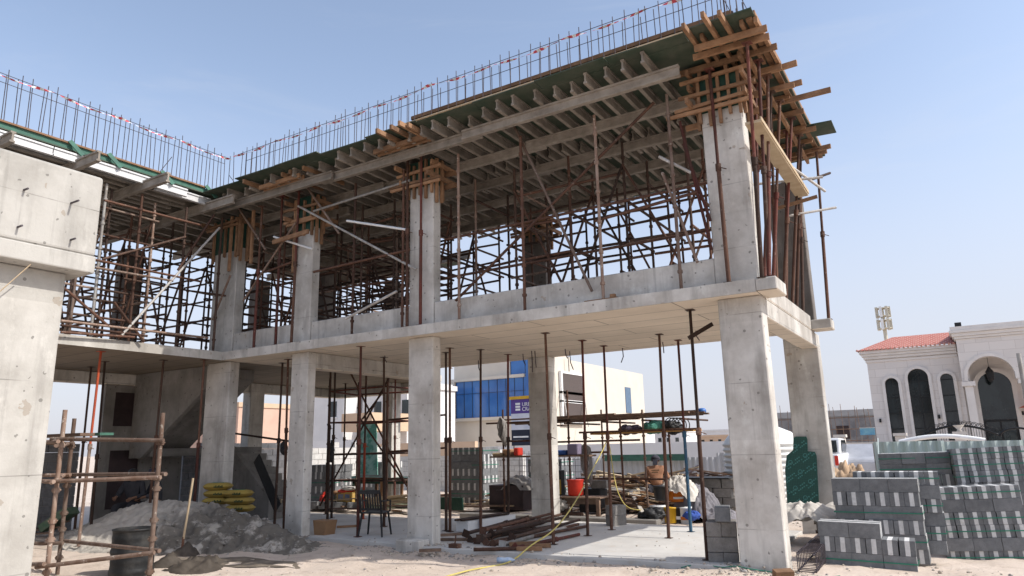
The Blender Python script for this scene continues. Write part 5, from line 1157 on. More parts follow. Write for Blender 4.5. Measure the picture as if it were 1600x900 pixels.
# ================================================================ PEOPLE
M_SKIN=mat('brown_skin',(.22,.12,.075),(.18,.095,.06),scale=8,rough=.6,bump=.05)
def skinmesh(name,joints,edges,m_,parent,rootk,subd=2):
    ks=list(joints); me=bpy.data.meshes.new(name); me.from_pydata([joints[k_][0] for k_ in ks],[(ks.index(a),ks.index(b)) for a,b in edges],[]); me.materials.append(m_)
    o=bpy.data.objects.new(name,me); COL.objects.link(o); o.parent=parent
    md=o.modifiers.new('skin','SKIN'); md.use_smooth_shade=True
    if not me.skin_vertices: me.attributes  # layer is created with the modifier
    sv=me.skin_vertices[0].data
    for i,k_ in enumerate(ks):
        r=joints[k_][1]; r=(r,r) if isinstance(r,(int,float)) else r; sv[i].radius=r; sv[i].use_root=(k_==rootk)
    sb=o.modifiers.new('sub','SUBSURF'); sb.levels=1; sb.render_levels=subd; return o
def person(label,loc,rz,J,shirt,trousers,cap,capkind='wrap',text=False):
    t=thing('person',label,'person',loc,rz)
    G=lambda k_: Vector(J[k_])
    joints={'pelvis':(G('pelvis'),(.13,.10)),'chest':(G('chest'),(.15,.10)),'neck':(G('neck'),.05),'jaw':(G('neck')*.35+G('head')*.65,.068),'head':(G('head'),.088),'top':(G('head')+(G('head')-G('neck')).normalized()*.09,.06)}
    E=[('pelvis','chest'),('chest','neck'),('neck','jaw'),('jaw','head'),('head','top')]
    for s_ in 'lr':
        joints.update({'sh'+s_:(G('sh'+s_),.055),'el'+s_:(G('el'+s_),.042),'wr'+s_:(G('wr'+s_),.028),'hip'+s_:(G('hip'+s_),.085),'kn'+s_:(G('kn'+s_),.058),'an'+s_:(G('an'+s_),.04),'toe'+s_:(G('toe'+s_),.035)})
        E+=[('chest','sh'+s_),('sh'+s_,'el'+s_),('el'+s_,'wr'+s_),('pelvis','hip'+s_),('hip'+s_,'kn'+s_),('kn'+s_,'an'+s_),('an'+s_,'toe'+s_)]
        d=(G('wr'+s_)-G('el'+s_)).normalized(); sd=d.orthogonal().normalized(); nn=d.cross(sd)
        joints['pm'+s_]=(G('wr'+s_)+d*.06,(.035,.016)); E.append(('wr'+s_,'pm'+s_))
        for i in range(4):
            b=G('wr'+s_)+d*.085+sd*(-.03+.02*i); joints[f'k{i}{s_}']=(b,.009); joints[f'f{i}{s_}']=(b+d*(.055+.01*(i in(1,2)))+nn*.025,.008); E+=[('pm'+s_,f'k{i}{s_}'),(f'k{i}{s_}',f'f{i}{s_}')]
        joints['th'+s_]=(G('wr'+s_)+d*.07+sd*.055+nn*.02,.010); E.append(('wr'+s_,'th'+s_))
    skinmesh('body',joints,E,M_SKIN,t,'pelvis')
    f=Vector(J['face']).normalized(); h=G('head'); up_=(h-G('neck')).normalized(); rt=f.cross(up_).normalized()
    fm=MB()
    fm.prism([h+f*.085+up_*.01+rt*.012,h+f*.085+up_*.01-rt*.012,h+f*.088-up_*.035-rt*.02,h+f*.088-up_*.035+rt*.02],f*.022)
    for s_ in (-1,1): fm.rock(h+rt*s_*.09-up_*.01,.025)
    fm.build('nose_and_ears',M_SKIN,t,local=True)
    ey=MB()
    for s_ in (-1,1): ey.rock(h+f*.083+up_*.012+rt*s_*.032,.011)
    ey.obox(h+f*.082-up_*.06,.02,.006,.005,Matrix((rt,f,up_)).transposed()); ey.build('eyes_and_mouth',M_BLK,t,local=True)
    js={'pelvis':(G('pelvis'),(.155,.125)),'chest':(G('chest'),(.178,.128)),'neck':(G('chest')*.25+G('neck')*.75,.07)}; ES=[('pelvis','chest'),('chest','neck')]
    for s_ in 'lr': js.update({'sh'+s_:(G('sh'+s_),.075),'el'+s_:(G('el'+s_),.06),'wr'+s_:(G('el'+s_)*.25+G('wr'+s_)*.75,.046)}); ES+=[('chest','sh'+s_),('sh'+s_,'el'+s_),('el'+s_,'wr'+s_)]
    skinmesh('shirt',js,ES,shirt,t,'pelvis')
    jt={'pelvis':(G('pelvis'),(.15,.12))}; ET=[]
    for s_ in 'lr': jt.update({'hip'+s_:(G('hip'+s_),.105),'kn'+s_:(G('kn'+s_),.08),'an'+s_:(G('an'+s_)+Vector((0,0,.04)),.062)}); ET+=[('pelvis','hip'+s_),('hip'+s_,'kn'+s_),('kn'+s_,'an'+s_)]
    skinmesh('trousers',jt,ET,trousers,t,'pelvis')
    rot=Vector((0,0,1)).rotation_difference(up_).to_matrix()
    hd=MB()
    hd.lathe([(.100,-.03),(.108,0),(.108,.03),(.095,.075),(.06,.108),(0,.12)],h+up_*.02-f*.012,16,rot=rot)
    if capkind=='cap': hd.obox(h+f*.13+up_*.03,.07,.06,.006,Matrix((rt,f,up_)).transposed())
    else: hd.lathe([(.112,.0),(.122,.02),(.118,.05),(.1,.06)],h+up_*.015-f*.012,16,rot=rot).obox(h-f*.10-up_*.07,.06,.012,.07,Matrix((rt,f,up_)).transposed())
    hd.build('headwear',cap,t,local=True)
    if text:
        tx_=MB(); c=G('chest')*.7+G('neck')*.3
        for r_,n in ((0,6),(1,5)):
            for i in range(n): tx_.box(-.09+i*.032,c.y-.150-.012*r_,c.z-.01-.05*r_,-.09+i*.032+.022,c.y-.143-.012*r_,c.z+.015-.05*r_)
        tx_.build('back_print',M_INK,t,local=True)
    return t
SIT=dict(pelvis=(0,0,.50),chest=(0,.06,.86),neck=(0,.09,1.04),head=(0,.13,1.15),face=(0,1,-.25),shl=(-.19,.06,.96),shr=(.19,.06,.96),ell=(-.27,.12,.72),elr=(.28,.16,.72),wrl=(-.17,.36,.66),wrr=(.2,.38,.68),hipl=(-.10,.03,.47),hipr=(.10,.03,.47),knl=(-.16,.44,.50),knr=(.17,.44,.50),anl=(-.16,.40,.09),anr=(.18,.42,.09),toel=(-.17,.55,.04),toer=(.19,.57,.04))
def cloth(n_,a,b): return mat(n_,a,b,scale=7,rough=.9,bump=.35,bs=18)
p=aty(1026,760,17.6); person('person in a faded orange shirt and dark headwrap, back turned, by the scrap timber',(p.x,17.6,.02),R(15),SIT,cloth('faded_orange_shirt',(.42,.22,.13),(.34,.17,.10)),cloth('dark_trousers',(.05,.05,.06),(.035,.035,.045)),cloth('dark_headwrap',(.035,.035,.05),(.06,.06,.075)),'wrap',True)
MB().box(p.x-.22,17.42,0,p.x+.22,17.78,.36).build('upturned_crate',M_PLANK,label='crate the orange shirted person is sitting on',cat='crate')
BEND=dict(pelvis=(0,0,.88),chest=(0,.34,1.02),neck=(0,.52,1.0),head=(0,.63,.95),face=(0,.6,-.8),shl=(-.18,.40,.98),shr=(.18,.40,.98),ell=(-.22,.48,.72),elr=(.22,.48,.72),wrl=(-.14,.60,.52),wrr=(.15,.60,.52),hipl=(-.1,-.01,.84),hipr=(.1,-.01,.84),knl=(-.13,.06,.46),knr=(.14,.04,.46),anl=(-.14,-.04,.08),anr=(.15,-.06,.08),toel=(-.15,.1,.04),toer=(.16,.08,.04))
p=aty(612,760,18.6); person('person in a tan shirt bending over behind the long workbench',(p.x,18.6,-.05),R(60),BEND,cloth('tan_shirt',(.42,.31,.22),(.34,.25,.17)),cloth('blue_trousers',(.035,.05,.11),(.03,.04,.09)),cloth('black_headwrap',(.03,.03,.035),(.05,.05,.055)),'wrap')
p=atx(213,740,-15.9); person('person in dark clothes and cap sitting in the shade left of the stair flight',(-15.9,p.y,.02),R(-150),SIT,cloth('dark_grey_shirt',(.045,.045,.05),(.03,.03,.035)),cloth('charcoal_trousers',(.04,.04,.045),(.03,.03,.035)),M_BLK,'cap')
MB().box(-16.15,p.y-.22,0,-15.65,p.y+.22,.36).build('seat_block',M_BLOCK,label='grey block seat under the person in the cap',cat='seat')
p=atx(243,738,-15.6); person('person in a grey shirt sitting in the shade behind the upper scaffold pole',(-15.6,p.y+.1,.02),R(160),SIT,cloth('mid_grey_shirt',(.07,.07,.075),(.05,.05,.055)),cloth('brown_trousers',(.06,.05,.04),(.045,.035,.03)),cloth('navy_headwrap',(.03,.035,.06),(.045,.05,.08)),'wrap')
MB().box(-15.85,p.y-.12,0,-15.35,p.y+.32,.36).build('seat_block',M_BLOCK,label='grey block seat under the person in the grey shirt',cat='seat')
# ================================================================ BACKGROUND
M_STUCCO=mat('white_limestone',(.72,.68,.64),(.64,.60,.56),scale=1.5,rough=.85,bump=.1)
k=N('villa_stone'); br=k.n('ShaderNodeTexBrick'); br.inputs['Scale'].default_value=1; br.inputs['Brick Width'].default_value=1.1; br.inputs['Row Height'].default_value=.45; br.inputs['Mortar Size'].default_value=.01
br.inputs['Color1'].default_value=(.70,.655,.615,1); br.inputs['Color2'].default_value=(.655,.61,.57,1); br.inputs['Mortar'].default_value=(.54,.49,.45,1)
mp=k.n('ShaderNodeMapping'); mp.inputs['Rotation'].default_value=(R(90),0,0); k.l(k.pos,mp.inputs[0]); k.l(mp.outputs[0],br.inputs['Vector']); k.bump(k.noise(6),.1,.02); M_VST=k.done(br.outputs['Color'],.8,0,.25)
k=N('dark_window_glass'); c=k.mix(k.ramp(k.noise(1.2,3,stretch=(1,1,.6)),.4,.6),(.006,.009,.010),(.018,.026,.028)); M_GLASS=k.done(c,.08,0,.6)
k=N('red_roof_tile'); wv=k.n('ShaderNodeTexBrick'); wv.offset=.5; wv.inputs['Scale'].default_value=1; wv.inputs['Brick Width'].default_value=.22; wv.inputs['Row Height'].default_value=.27; wv.inputs['Mortar Size'].default_value=.03
wv.inputs['Color1'].default_value=(.36,.09,.065,1); wv.inputs['Color2'].default_value=(.43,.14,.105,1); wv.inputs['Mortar'].default_value=(.48,.27,.22,1); k.l(k.pos,wv.inputs['Vector']); M_TILE=k.done(wv.outputs['Color'],.75,0,.25)
M_IRON=mat('black_iron',(.012,.012,.013),(.02,.02,.02),rough=.5,bump=0)
YV=45.0
vl=thing('villa','white limestone villa with arched windows, red tiled roof and tall arched porch','villa',(0,YV,0))
def arch(cx,w_,z0,ztop,y,dep,n=16):
    r=w_/2; zs=ztop-r; P=[(cx-r,y,z0),(cx+r,y,z0)]+[(cx+r*math.cos(math.pi*i/n),y,zs+r*math.sin(math.pi*i/n)) for i in range(n+1)]
    return [Vector(p) for p in P]
def archring(cx,w_,z0,ztop,y,t,dep,m_,name,parent,n=20):
    r=w_/2; zs=ztop-r; s=MB()
    def pt(rr,i): return (cx+rr*math.cos(math.pi*i/n),zs+rr*math.sin(math.pi*i/n))
    ou=[(cx+r+t,z0)]+[pt(r+t,i) for i in range(n+1)]+[(cx-r-t,z0)]; inn=[(cx+r,z0)]+[pt(r,i) for i in range(n+1)]+[(cx-r,z0)]
    for i in range(len(ou)-1):
        a,b,c_,d=ou[i],ou[i+1],inn[i+1],inn[i]; s.prism([(a[0],y,a[1]),(b[0],y,b[1]),(c_[0],y,c_[1]),(d[0],y,d[1])],(0,dep,0))
    return s.build(name,m_,parent)
def wallarch(x0,x1,z0,z1,y,dep,opens,m_,name,parent):
    # front wall with arched holes: strips between openings plus spandrels
    s=MB(); xs=x0
    for cx,w_,zb,zt in opens:
        r=w_/2; s.prism([(xs,y,z0),(cx-r,y,z0),(cx-r,y,z1),(xs,y,z1)],(0,dep,0)); n=20
        if zb>z0: s.prism([(cx-r,y,z0),(cx+r,y,z0),(cx+r,y,zb),(cx-r,y,zb)],(0,dep,0))
        for i in range(n):
            a0,a1=math.pi*i/n,math.pi*(i+1)/n; p0=(cx+r*math.cos(a0),zt-r+r*math.sin(a0));p1=(cx+r*math.cos(a1),zt-r+r*math.sin(a1))
            s.prism([(p0[0],y,p0[1]),(p0[0],y,z1),(p1[0],y,z1),(p1[0],y,p1[1])],(0,dep,0))
        xs=cx+r
    s.prism([(xs,y,z0),(x1,y,z0),(x1,y,z1),(xs,y,z1)],(0,dep,0)); return s.build(name,m_,parent)
WN=[(-3.10,.66,0,4.86),(-1.79,.98,0,5.28),(-.45,.60,0,4.92)]
WN=[(cx,w_,.3,zt) for cx,w_,_,zt in WN]
wallarch(-4.2,.25,-.1,6.0,YV,.3,WN,M_VST,'front_wall',vl)
MB().box(-4.2,YV+.31,-.1,-3.9,58,6.0).build('side_wall',M_VST,vl); MB().box(-4.0,YV+.8,-.1,9,58,5.9).build('core_wall',M_STUCCO,vl)
for cx,w_,zb,zt in WN:
    fr_=archring(cx,w_,zb,zt,YV-.10,.15,.28,M_STUCCO,'window_frame',vl)
    MB().prism(arch(cx,w_-.01,zb,zt-.005,YV+.2,0),(0,.03,0)).build('window_pane',M_GLASS,vl)
    s=MB(); z=1.2
    while z<zt-w_/2: s.box(cx-w_/2+.01,YV+.17,z,cx+w_/2-.01,YV+.195,z+.045); z+=.85
    if w_>.8: s.box(cx-.02,YV+.165,zb,cx+.02,YV+.19,zt-.02)
    s.build('glazing_bar',M_IRON,vl)
for y0_,z0_,z1_,o in [(0,5.80,5.92,.06),(0,5.98,6.12,.14),(0,6.13,6.27,.22),(0,6.28,6.44,.32)]:
    MB().box(-4.2-o,YV-o,z0_,.2,YV+.01,z1_).box(-4.2-o,YV+.012,z0_,-4.19,57,z1_).build('cornice',M_STUCCO,vl)
MB().add([(-4.62,YV-.42,6.46),(.35,YV-.42,6.46),(.35,YV+2.6,7.45),(-2.9,YV+2.6,7.45),(-4.62,YV+9,6.46),(-2.9,YV+7,7.45),(.35,YV+7,7.45)],[(0,1,2,3),(0,3,5,4),(3,2,6,5)]).build('roof',M_TILE,vl)
s=MB()
for i in range(24): s.tube((-4.6+i*.215,YV-.43,6.47),(-4.6+i*.215,YV-.3,6.5),.06,n=6)
s.build('eave_tiles',M_TILE,vl)
# porch
YP=43.6
wallarch(.25,3.6,4.35,6.55,YP,.5,[(1.52,2.02,4.35,5.56)],M_VST,'porch_wall',vl)
archring(1.52,2.02,4.36,5.56,YP-.06,.16,.2,M_STUCCO,'porch_arch',vl)
MB().box(.25,YP+.51,4.35,.6,YV-.2,6.55).build('porch_side_wall',M_VST,vl); MB().box(.6,YP+.51,5.95,3.6,YV+.79,6.54).build('porch_ceiling',M_STUCCO,vl)
for z0_,z1_,o in [(6.56,6.68,.08),(6.69,6.86,.16),(6.87,7.0,.26),(7.01,7.2,.20)]: MB().box(.25-o,YP-o,z0_,3.8,YP+8,z1_).build('porch_cornice',M_STUCCO,vl)
for x in (.32,2.72):
    MB().box(x,YP+.02,-.1,x+.36,YP+.42,4.1).box(x-.04,YP-.02,.0,x+.40,YP+.46,.3).build('porch_column',M_STUCCO,vl); MB().box(x-.12,YP-.08,4.11,x+.48,YP+.5,4.34).build('capital',M_STUCCO,vl)
yb=YV+.76
MB().prism(arch(1.66,1.5,.3,4.9,yb-.06,0),(0,.04,0)).build('door_pane',M_GLASS,vl); archring(1.66,1.5,.3,4.9,yb-.16,.22,.2,M_STUCCO,'door_frame',vl)
MB().box(.95,yb-.10,2.3,2.4,yb-.065,2.42).box(1.62,yb-.10,.3,1.70,yb-.065,2.3).box(.93,yb-.10,.3,1.03,yb-.065,2.3).box(2.3,yb-.10,.3,2.4,yb-.065,2.3).build('door_bars',M_IRON,vl)
for x,y,z in [(-3.9,YV-.08,2.45),(-1.05,YV-.08,2.55),(.66,YV+.70,2.6),(2.68,yb-.1,2.6)]: MB().box(x-.05,y-.06,z,x+.05,y+.05,z+.2).build('wall_lamp',M_IRON,vl)
MB().box(.3,YP-.1,7.21,.6,YP+.1,7.42).build('floodlight',M_IRON,vl); MB().box(3.6,YP+.3,4.3,9,YP+1.2,6.3).build('right_wall',M_VST,vl)
MB().prism([(2.5,YP+.9,2.95),(3.9,YP+.9,2.95),(3.9,YP+.9,3.6)],(0,1,0)).build('side_roof',M_TILE,vl)
ln=thing('lantern','large black iron lantern hanging in the villa porch arch','lantern',(1.5,44.4,4.3))
MB().lathe([(.0,.0),(.05,.02),(.12,.12),(.16,.18),(.17,.5),(.2,.54),(.12,.66),(.06,.76),(.03,.82),(0,.83)],(1.5,44.4,4.28),8,smooth=False).build('lantern_body',M_IRON,ln); MB().tube((1.5,44.4,5.1),(1.5,44.4,5.95),.012,n=5).build('chain',M_IRON,ln)
# gate with curls
gt=thing('iron_gate','black wrought iron gate with scrolled arched top before the villa','gate',(1,39,0)); s=MB(); x0,x1=aty(1440,690,39).x,aty(1562,690,39).x; cx=(x0+x1)/2; hw=(x1-x0)/2
top=lambda x: 1.62+.45*(1-((x-cx)/hw)**2)
for i in range(31):
    x=x0+(x1-x0)*i/30; s.tube((x,39,.1),(x,39,top(x)-.02),.013,n=4)
s.build('bars',M_IRON,gt); MB().path([(x0+(x1-x0)*i/24,39,top(x0+(x1-x0)*i/24)) for i in range(25)],.05,6).build('top_rail',M_IRON,gt)
s=MB()
for i in range(16):
    x=x0+.1+(x1-x0-.2)*i/15; z=top(x)+.12; s.path([(x+.13*math.cos(t/2)*(1-t/26),39,z+.12*math.sin(t/2)*(1-t/26)) for t in range(20)],.016,4)
s.build('scrolls',M_IRON,gt)
MB().path([(x1+.7+.65*math.cos(math.pi*i/12),39,1.55+.35*math.sin(math.pi*i/12)) for i in range(13)],.05,6).build('side_arch',M_IRON,gt)
# boundary wall
bw=thing('boundary_wall','cream boundary wall with square pillars in front of the villa','wall',(0,37,0)); M_CREAM=mat('cream_wall_paint',(.60,.56,.51),(.53,.495,.45),scale=1.2,rough=.9,bump=.05)
MB().box(-11,37,-.2,-.1,37.2,1.42).box(-11,36.97,1.43,-5.2,37.23,1.6).build('wall_panel',M_CREAM,bw); MB().box(3.3,37,-.2,9,37.2,1.5).build('wall_panel',M_CREAM,bw)
for x in (-7.6,-5.0,-2.5,-.2,2.95): MB().box(x-.2,36.9,-.2,x+.2,37.3,1.66).box(x-.27,36.83,1.67,x+.27,37.37,1.80).build('pillar',M_CREAM,bw)
MB().box(-6.35,36.96,-.1,-5.55,36.99,1.25).build('side_door',mat('grey_door',(.33,.34,.31),(.3,.3,.28),bump=0),bw)
for x in (-.2,2.95): MB().lathe([(0,0),(.12,0),(.06,.08),(.2,.25),(.22,.28),(0,.28)],(x,37.1,1.802),14).build('urn',M_CREAM,label=('left' if x<0 else 'right')+' stone urn on a gate pillar of the villa wall',cat='urn')
cr=thing('carport_roof','curved white carport roof in front of the villa','carport',(-1.5,33,1.5)); xa_,xb_=aty(1405,690,34).x,aty(1540,690,34).x
MB().path([(xa_+(xb_-xa_)*i/12,34,1.42+.20*math.sin(math.pi*i/12)) for i in range(13)],.09,8).build('roof_edge',M_WHITE,cr)
for x in (xa_+.3,xb_-.3): MB().tube((x,34,-.1),(x,34,1.45),.05,n=8).build('post',M_WHITE,cr)
MB().tube((aty(1592,560,22).x,22,-.1),aty(1591,552,22),.05,n=10).build('lamp_post',M_GALV,label='grey steel post at the right edge in front of the villa',cat='post')
# mast
b=aty(1387,530,70); ma=thing('telecom_mast','cream telecom mast with panel antennas above the villa roof','mast',(b.x,70,0)); M_MAST=mat('cream_paint',(.58,.54,.44),(.5,.46,.38),bump=0)
MB().tube((b.x,70,0),(b.x-.15,70,12.9),.22,.14,n=10).build('pole',M_MAST,ma)
for lv in (10.9,12.0):
    for i in range(7):
        t_=2*math.pi*i/7; x,y=b.x-.1+.52*math.cos(t_),70+.52*math.sin(t_); MB().box(x-.11,y-.06,lv,x+.11,y+.06,lv+.95).build('antenna',M_WHITE if i%2 else M_MAST,ma)
    for dz in (.1,.8): MB().lathe([(.54,0),(.58,0),(.58,.05),(.54,.05)],(b.x-.1,70,lv+dz),14).build('ring',M_MAST,ma)
# far grey block building with scaffolding
gb=thing('block_building','distant grey block building wrapped in scaffold poles','building',(-11,92,0)); M_GBK=mat('grey_block_far',(.25,.25,.255),(.18,.18,.19),scale=.8,rough=.95,lo=.42,hi=.58)
x0,x1=aty(1160,660,92).x,aty(1372,650,92).x
MB().box(x0,92,0,x1,104,4.2).build('wall',M_GBK,gb); MB().box(x0-.1,91.9,4.2,x1+.1,104.1,4.9).build('parapet',mat('grey_render',(.36,.36,.36),(.3,.3,.3)),gb)
for i in range(26): x=x0+(x1-x0)*i/25; MB().tube((x,91.2,0),(x+random.uniform(-.3,.3),91.2,4.9+random.uniform(-.2,.9)),.03,n=5).build('scaffold_pole',M_PLANK,gb)
for z in (1.4,2.7,4.0): MB().tube((x0,91.15,z),(x1,91.15,z),.045,n=5).build('scaffold_rail',M_PLANK,gb)
for i in range(7): x=x0+2+(x1-x0-4)*i/6; MB().box(x-.7,91.95,1.6,x+.7,91.99,3.1).build('opening',M_BROWNPLY if i%2 else M_GBK,gb)
p=aty(1355,672,60); bb=thing('billboard','small sky blue billboard beside the villa wall','billboard',(p.x,60,0)); MB().box(p.x-.5,60,1.85,p.x+.5,60.05,2.35).build('board',mat('sky_blue_print',(.10,.32,.52),(.25,.5,.6),scale=2,bump=0),bb); MB().box(p.x-.52,59.96,2.355,p.x+.52,60.08,2.39).build('frame',M_WHITE,bb)
for x in (-.45,.45): MB().box(p.x+x-.04,60.06,0,p.x+x+.04,60.12,2.3).build('post',M_GALV,bb)
# pickup
cn=aty(1313,735,27); pk=thing('pickup_truck','white pickup truck seen from behind, parked beyond the far column','pickup',(cn.x-.92,27,0)); M_CAR=mat('white_car_paint',(.72,.72,.72),(.7,.7,.7),rough=.25,bump=0,spec=.5); X=cn.x-.92
def xs_(pts,x0,x1,n_,m_,bev=.03,z=0): return MB().prism([(x0,y,zz) for y,zz in pts],(x1-x0,0,0)).build(n_,m_,pk,bevel=bev,seg=2)
xs_([(27,.5),(32.1,.42),(32.2,.95),(30.6,1.08),(29.9,1.1),(27,1.08)],X-.9,X+.9,'body',M_CAR); xs_([(28.6,1.09),(30.7,1.09),(29.95,1.62),(28.85,1.64)],X-.78,X+.78,'cabin',M_CAR,.06)
MB().box(X-.68,28.55,1.14,X+.68,28.66,1.56).build('rear_window',M_GLASS,pk)
for s_ in (-1,1):
    MB().prism([(X+s_*.785,28.85,1.14),(X+s_*.785,30.45,1.14),(X+s_*.785,29.9,1.56),(X+s_*.785,28.95,1.56)],(s_*.02,0,0)).build('side_window',M_GLASS,pk); MB().box(X+s_*.9-.11*(s_>0),26.96,.72,X+s_*.9+.11*(s_<0),27.02,1.04).build('taillight',M_REDP,pk); MB().box(X+s_*.9+(0 if s_>0 else -.22),30.2,1.05,X+s_*.9+(.22 if s_>0 else 0),30.32,1.25).build('mirror',M_BLK,pk)
    for y in (27.9,31.2):
        wh=MB().lathe([(.0,-.12),(.36,-.12),(.38,-.08),(.38,.08),(.36,.12),(0,.12)],(X+s_*.80,y,.38),20,rot=Matrix.Rotation(R(90),3,'Y')).build('wheel',M_BLK,pk); MB().lathe([(0,-.02),(.22,-.02),(.22,.02),(0,.02)],(X+s_*.935,y,.38),16,rot=Matrix.Rotation(R(90),3,'Y')).build('rim',M_GALV,wh)
MB().box(X-.86,26.93,.42,X+.86,27.0,.6).build('bumper',M_GALV,pk); MB().box(X-.6,26.97,.66,X+.6,26.995,1.02).build('tailgate',M_CAR,pk)
# covered car
M_COVER=mat('silver_car_cover',(.42,.43,.46),(.32,.33,.36),scale=2,rough=.4,bump=.5,bs=5)
p=aty(1352,735,29.5); cc=thing('covered_car','car under a silvery cover parked right of the pickup','car',(p.x,29.2,0))
MB().prism([(p.x-.86,y,z) for y,z in ((29.2,.22),(33.4,.22),(33.45,.72),(32.4,.88),(31.6,1.36),(30.2,1.40),(29.5,.95),(29.2,.86))],(1.72,0,0)).build('cover',M_COVER,cc,bevel=.16,seg=4)
for y in (29.9,32.6):
    for sx_ in (-1,1): MB().lathe([(0,-.1),(.31,-.1),(.31,.1),(0,.1)],(p.x+sx_*.8,y,.31),18,rot=Matrix.Rotation(R(90),3,'Y')).build('wheel',M_BLK,cc)
# sand mounds right
M_SANDT=mat('tan_soil',(.46,.33,.22),(.36,.25,.16),scale=4,rough=.95,bump=.8,bs=14)
mound('sand_heap',(aty(1318,750,21).x,21.0,-.06),1.1,1.2,.95,M_SANDT,'tan soil heap just right of the far column','soil heap',.2,60,.2)
mound('sand_heap',(aty(1362,755,19).x,18.9,-.06),.75,.8,.62,M_SANDT,'lower tan soil heap left of the dark block pack','soil heap',.25,56,.16)
# office building
ob=thing('office_building','cream modern office building with a band of blue glass','building',(-30,54,0)); M_OFF=mat('cream_render',(.60,.55,.475),(.55,.50,.43),scale=.6,rough=.9,bump=.05)
k=N('blue_mirror_glass'); c=k.mix(k.ramp(k.noise(.35,2),.4,.6),(.02,.10,.32),(.035,.15,.42)); M_BGL=k.done(c,.12,0,.6)
YO=54
MB().box(-40.1,YO,-.2,-30,76,9.25).build('wall',M_OFF,ob)
MB().box(-40.3,YO-.35,7.58,-32.3,YO-.002,7.85).box(-40.3,YO-.35,3.95,-31.0,YO-.002,4.22).box(-40.3,YO-.35,4.222,-39.85,YO-.002,7.578).build('window_surround',M_OFF,ob)
x=-39.8
gw=MB().box(-39.8,YO-.10,4.23,-32.2,YO-.004,7.57).build('glass_band',M_BGL,ob); MB().box(-33.75,YO-.14,7.86,-30.6,YO-.006,9.24).box(-32.19,YO-.14,4.23,-30.6,YO-.102,7.855).build('tall_glazing',M_BGL,ob)
s=MB(); x=-39.8
while x<-32: s.box(x-.022,YO-.13,4.24,x+.022,YO-.105,7.56); x+=.92
s.box(-39.8,YO-.13,6.4,-32.2,YO-.11,6.43); s.build('mullion',M_BLK,ob)
s=MB(); 
for x in (-33.7,-32.2,-30.8): s.box(x-.02,YO-.16,7.9,x+.02,YO-.142,9.2)
s.build('mullion',M_BLK,ob)
M_SGL=mat('grey_blue_glass',(.10,.16,.24),(.08,.13,.20),rough=.2,bump=0)
a=atx(976,605,-30);b=atx(985,645,-30); MB().box(-30.0+.003,a.y,4.8,-29.94,b.y+.3,7.5).build('side_window',M_SGL,ob)
MB().box(-38,60,9.25,-34,66,10.6).build('roof_room',M_OFF,ob)
a=atx(876,585,-29.9); wv_=thing('window_frames','white framed dark louvred windows stacked against the office side wall','window stack',(-29.6,a.y,0))
for z0_,z1_ in ((6.3,7.9),(5.55,6.1),(3.6,5.3)):
    y0_,y1_=a.y,a.y+3.9; MB().box(-29.9,y0_,z0_,-29.75,y1_,z1_).build('louvre',mat('dark_louvre',(.10,.08,.075),(.07,.055,.05),scale=9,stretch=(1,1,6)),wv_)
    MB().box(-29.93,y0_-.25,z1_,-29.7,y1_+.25,z1_+.2).box(-29.93,y0_-.25,z0_-.2,-29.7,y1_+.25,z0_).box(-29.93,y0_-.25,z0_,-29.7,y0_-.003,z1_).box(-29.93,y1_+.003,z0_,-29.7,y1_+.25,z1_).build('frame',M_WHITE,wv_)
for p0,p1 in [((-29.6,a.y-.3,6.2),(-28.5,a.y-1.5,3.2)),((-29.6,a.y+4,6),(-28.6,a.y+2.5,3.2)),((-29.6,a.y+1,9.6),(-29.6,a.y+1.1,8.1))]: MB().tube(p0,p1,.05,n=6).build('stay',M_GALV,wv_)
# purple sign
p0=aty(798,622,28); p1=aty(826,622,28); xs0,xs1=p0.x,p0.x+1.9; zt=p0.z; sg=thing('project_sign','purple and white project sign board with a yellow top bar, left of the rear column','sign',(xs0,28,0))
M_PUR=mat('purple_print',(.10,.06,.24),(.09,.05,.22),bump=0); M_NAVY=mat('dark_print_panel',(.02,.024,.04),(.03,.034,.05),scale=3,bump=0)
MB().box(xs0,28,zt-.72,xs1,28.04,zt-.08).build('purple_panel',M_PUR,sg); MB().box(xs0,28,zt-1.45,xs1,28.04,zt-.722).build('white_panel',mat('white_print',(.62,.63,.68),(.5,.52,.6),scale=1.5,bump=0),sg); MB().box(xs0,28,zt-2.15,xs1,28.04,zt-1.452).build('dark_panel',M_NAVY,sg)
MB().box(xs0-.08,27.97,zt-.078,xs1+.05,28.05,zt+.06).build('top_bar',M_YP,sg)
for x in (xs0+.05,xs1-.1): MB().box(x,28.05,0,x+.06,28.1,zt-.1).build('post',M_GALV,sg)
lg_=MB()
for i in range(3): lg_.box(xs0+.25,27.985,zt-.33-.13*i,xs0+.5,27.998,zt-.24-.13*i)
lg_.build('logo_bars',M_WHITE,sg)
def text(body,x,y,z,size,parent,m_):
    cu=bpy.data.curves.new('lettering','FONT'); cu.body=body; cu.size=size; cu.extrude=.003; cu.materials.append(m_); o=bpy.data.objects.new('lettering',cu); me=bpy.data.meshes.new_from_object(o); bpy.data.objects.remove(o); o=bpy.data.objects.new('lettering',me); COL.objects.link(o); o.parent=parent; o.location=Vector((x,y,z))-wloc(parent); o.rotation_euler=(R(90),0,0); return o
text('URBAN',xs0+.6,27.99,zt-.40,.24,sg,M_WHITE); text('CRAFT',xs0+.6,27.99,zt-.61,.24,sg,M_WHITE)
MB().box(xs0+.1,27.99,zt-1.8,xs0+.9,27.998,zt-1.73).box(xs0+.1,27.99,zt-1.95,xs0+.6,27.998,zt-1.9).build('small_print',M_WHITE,sg)
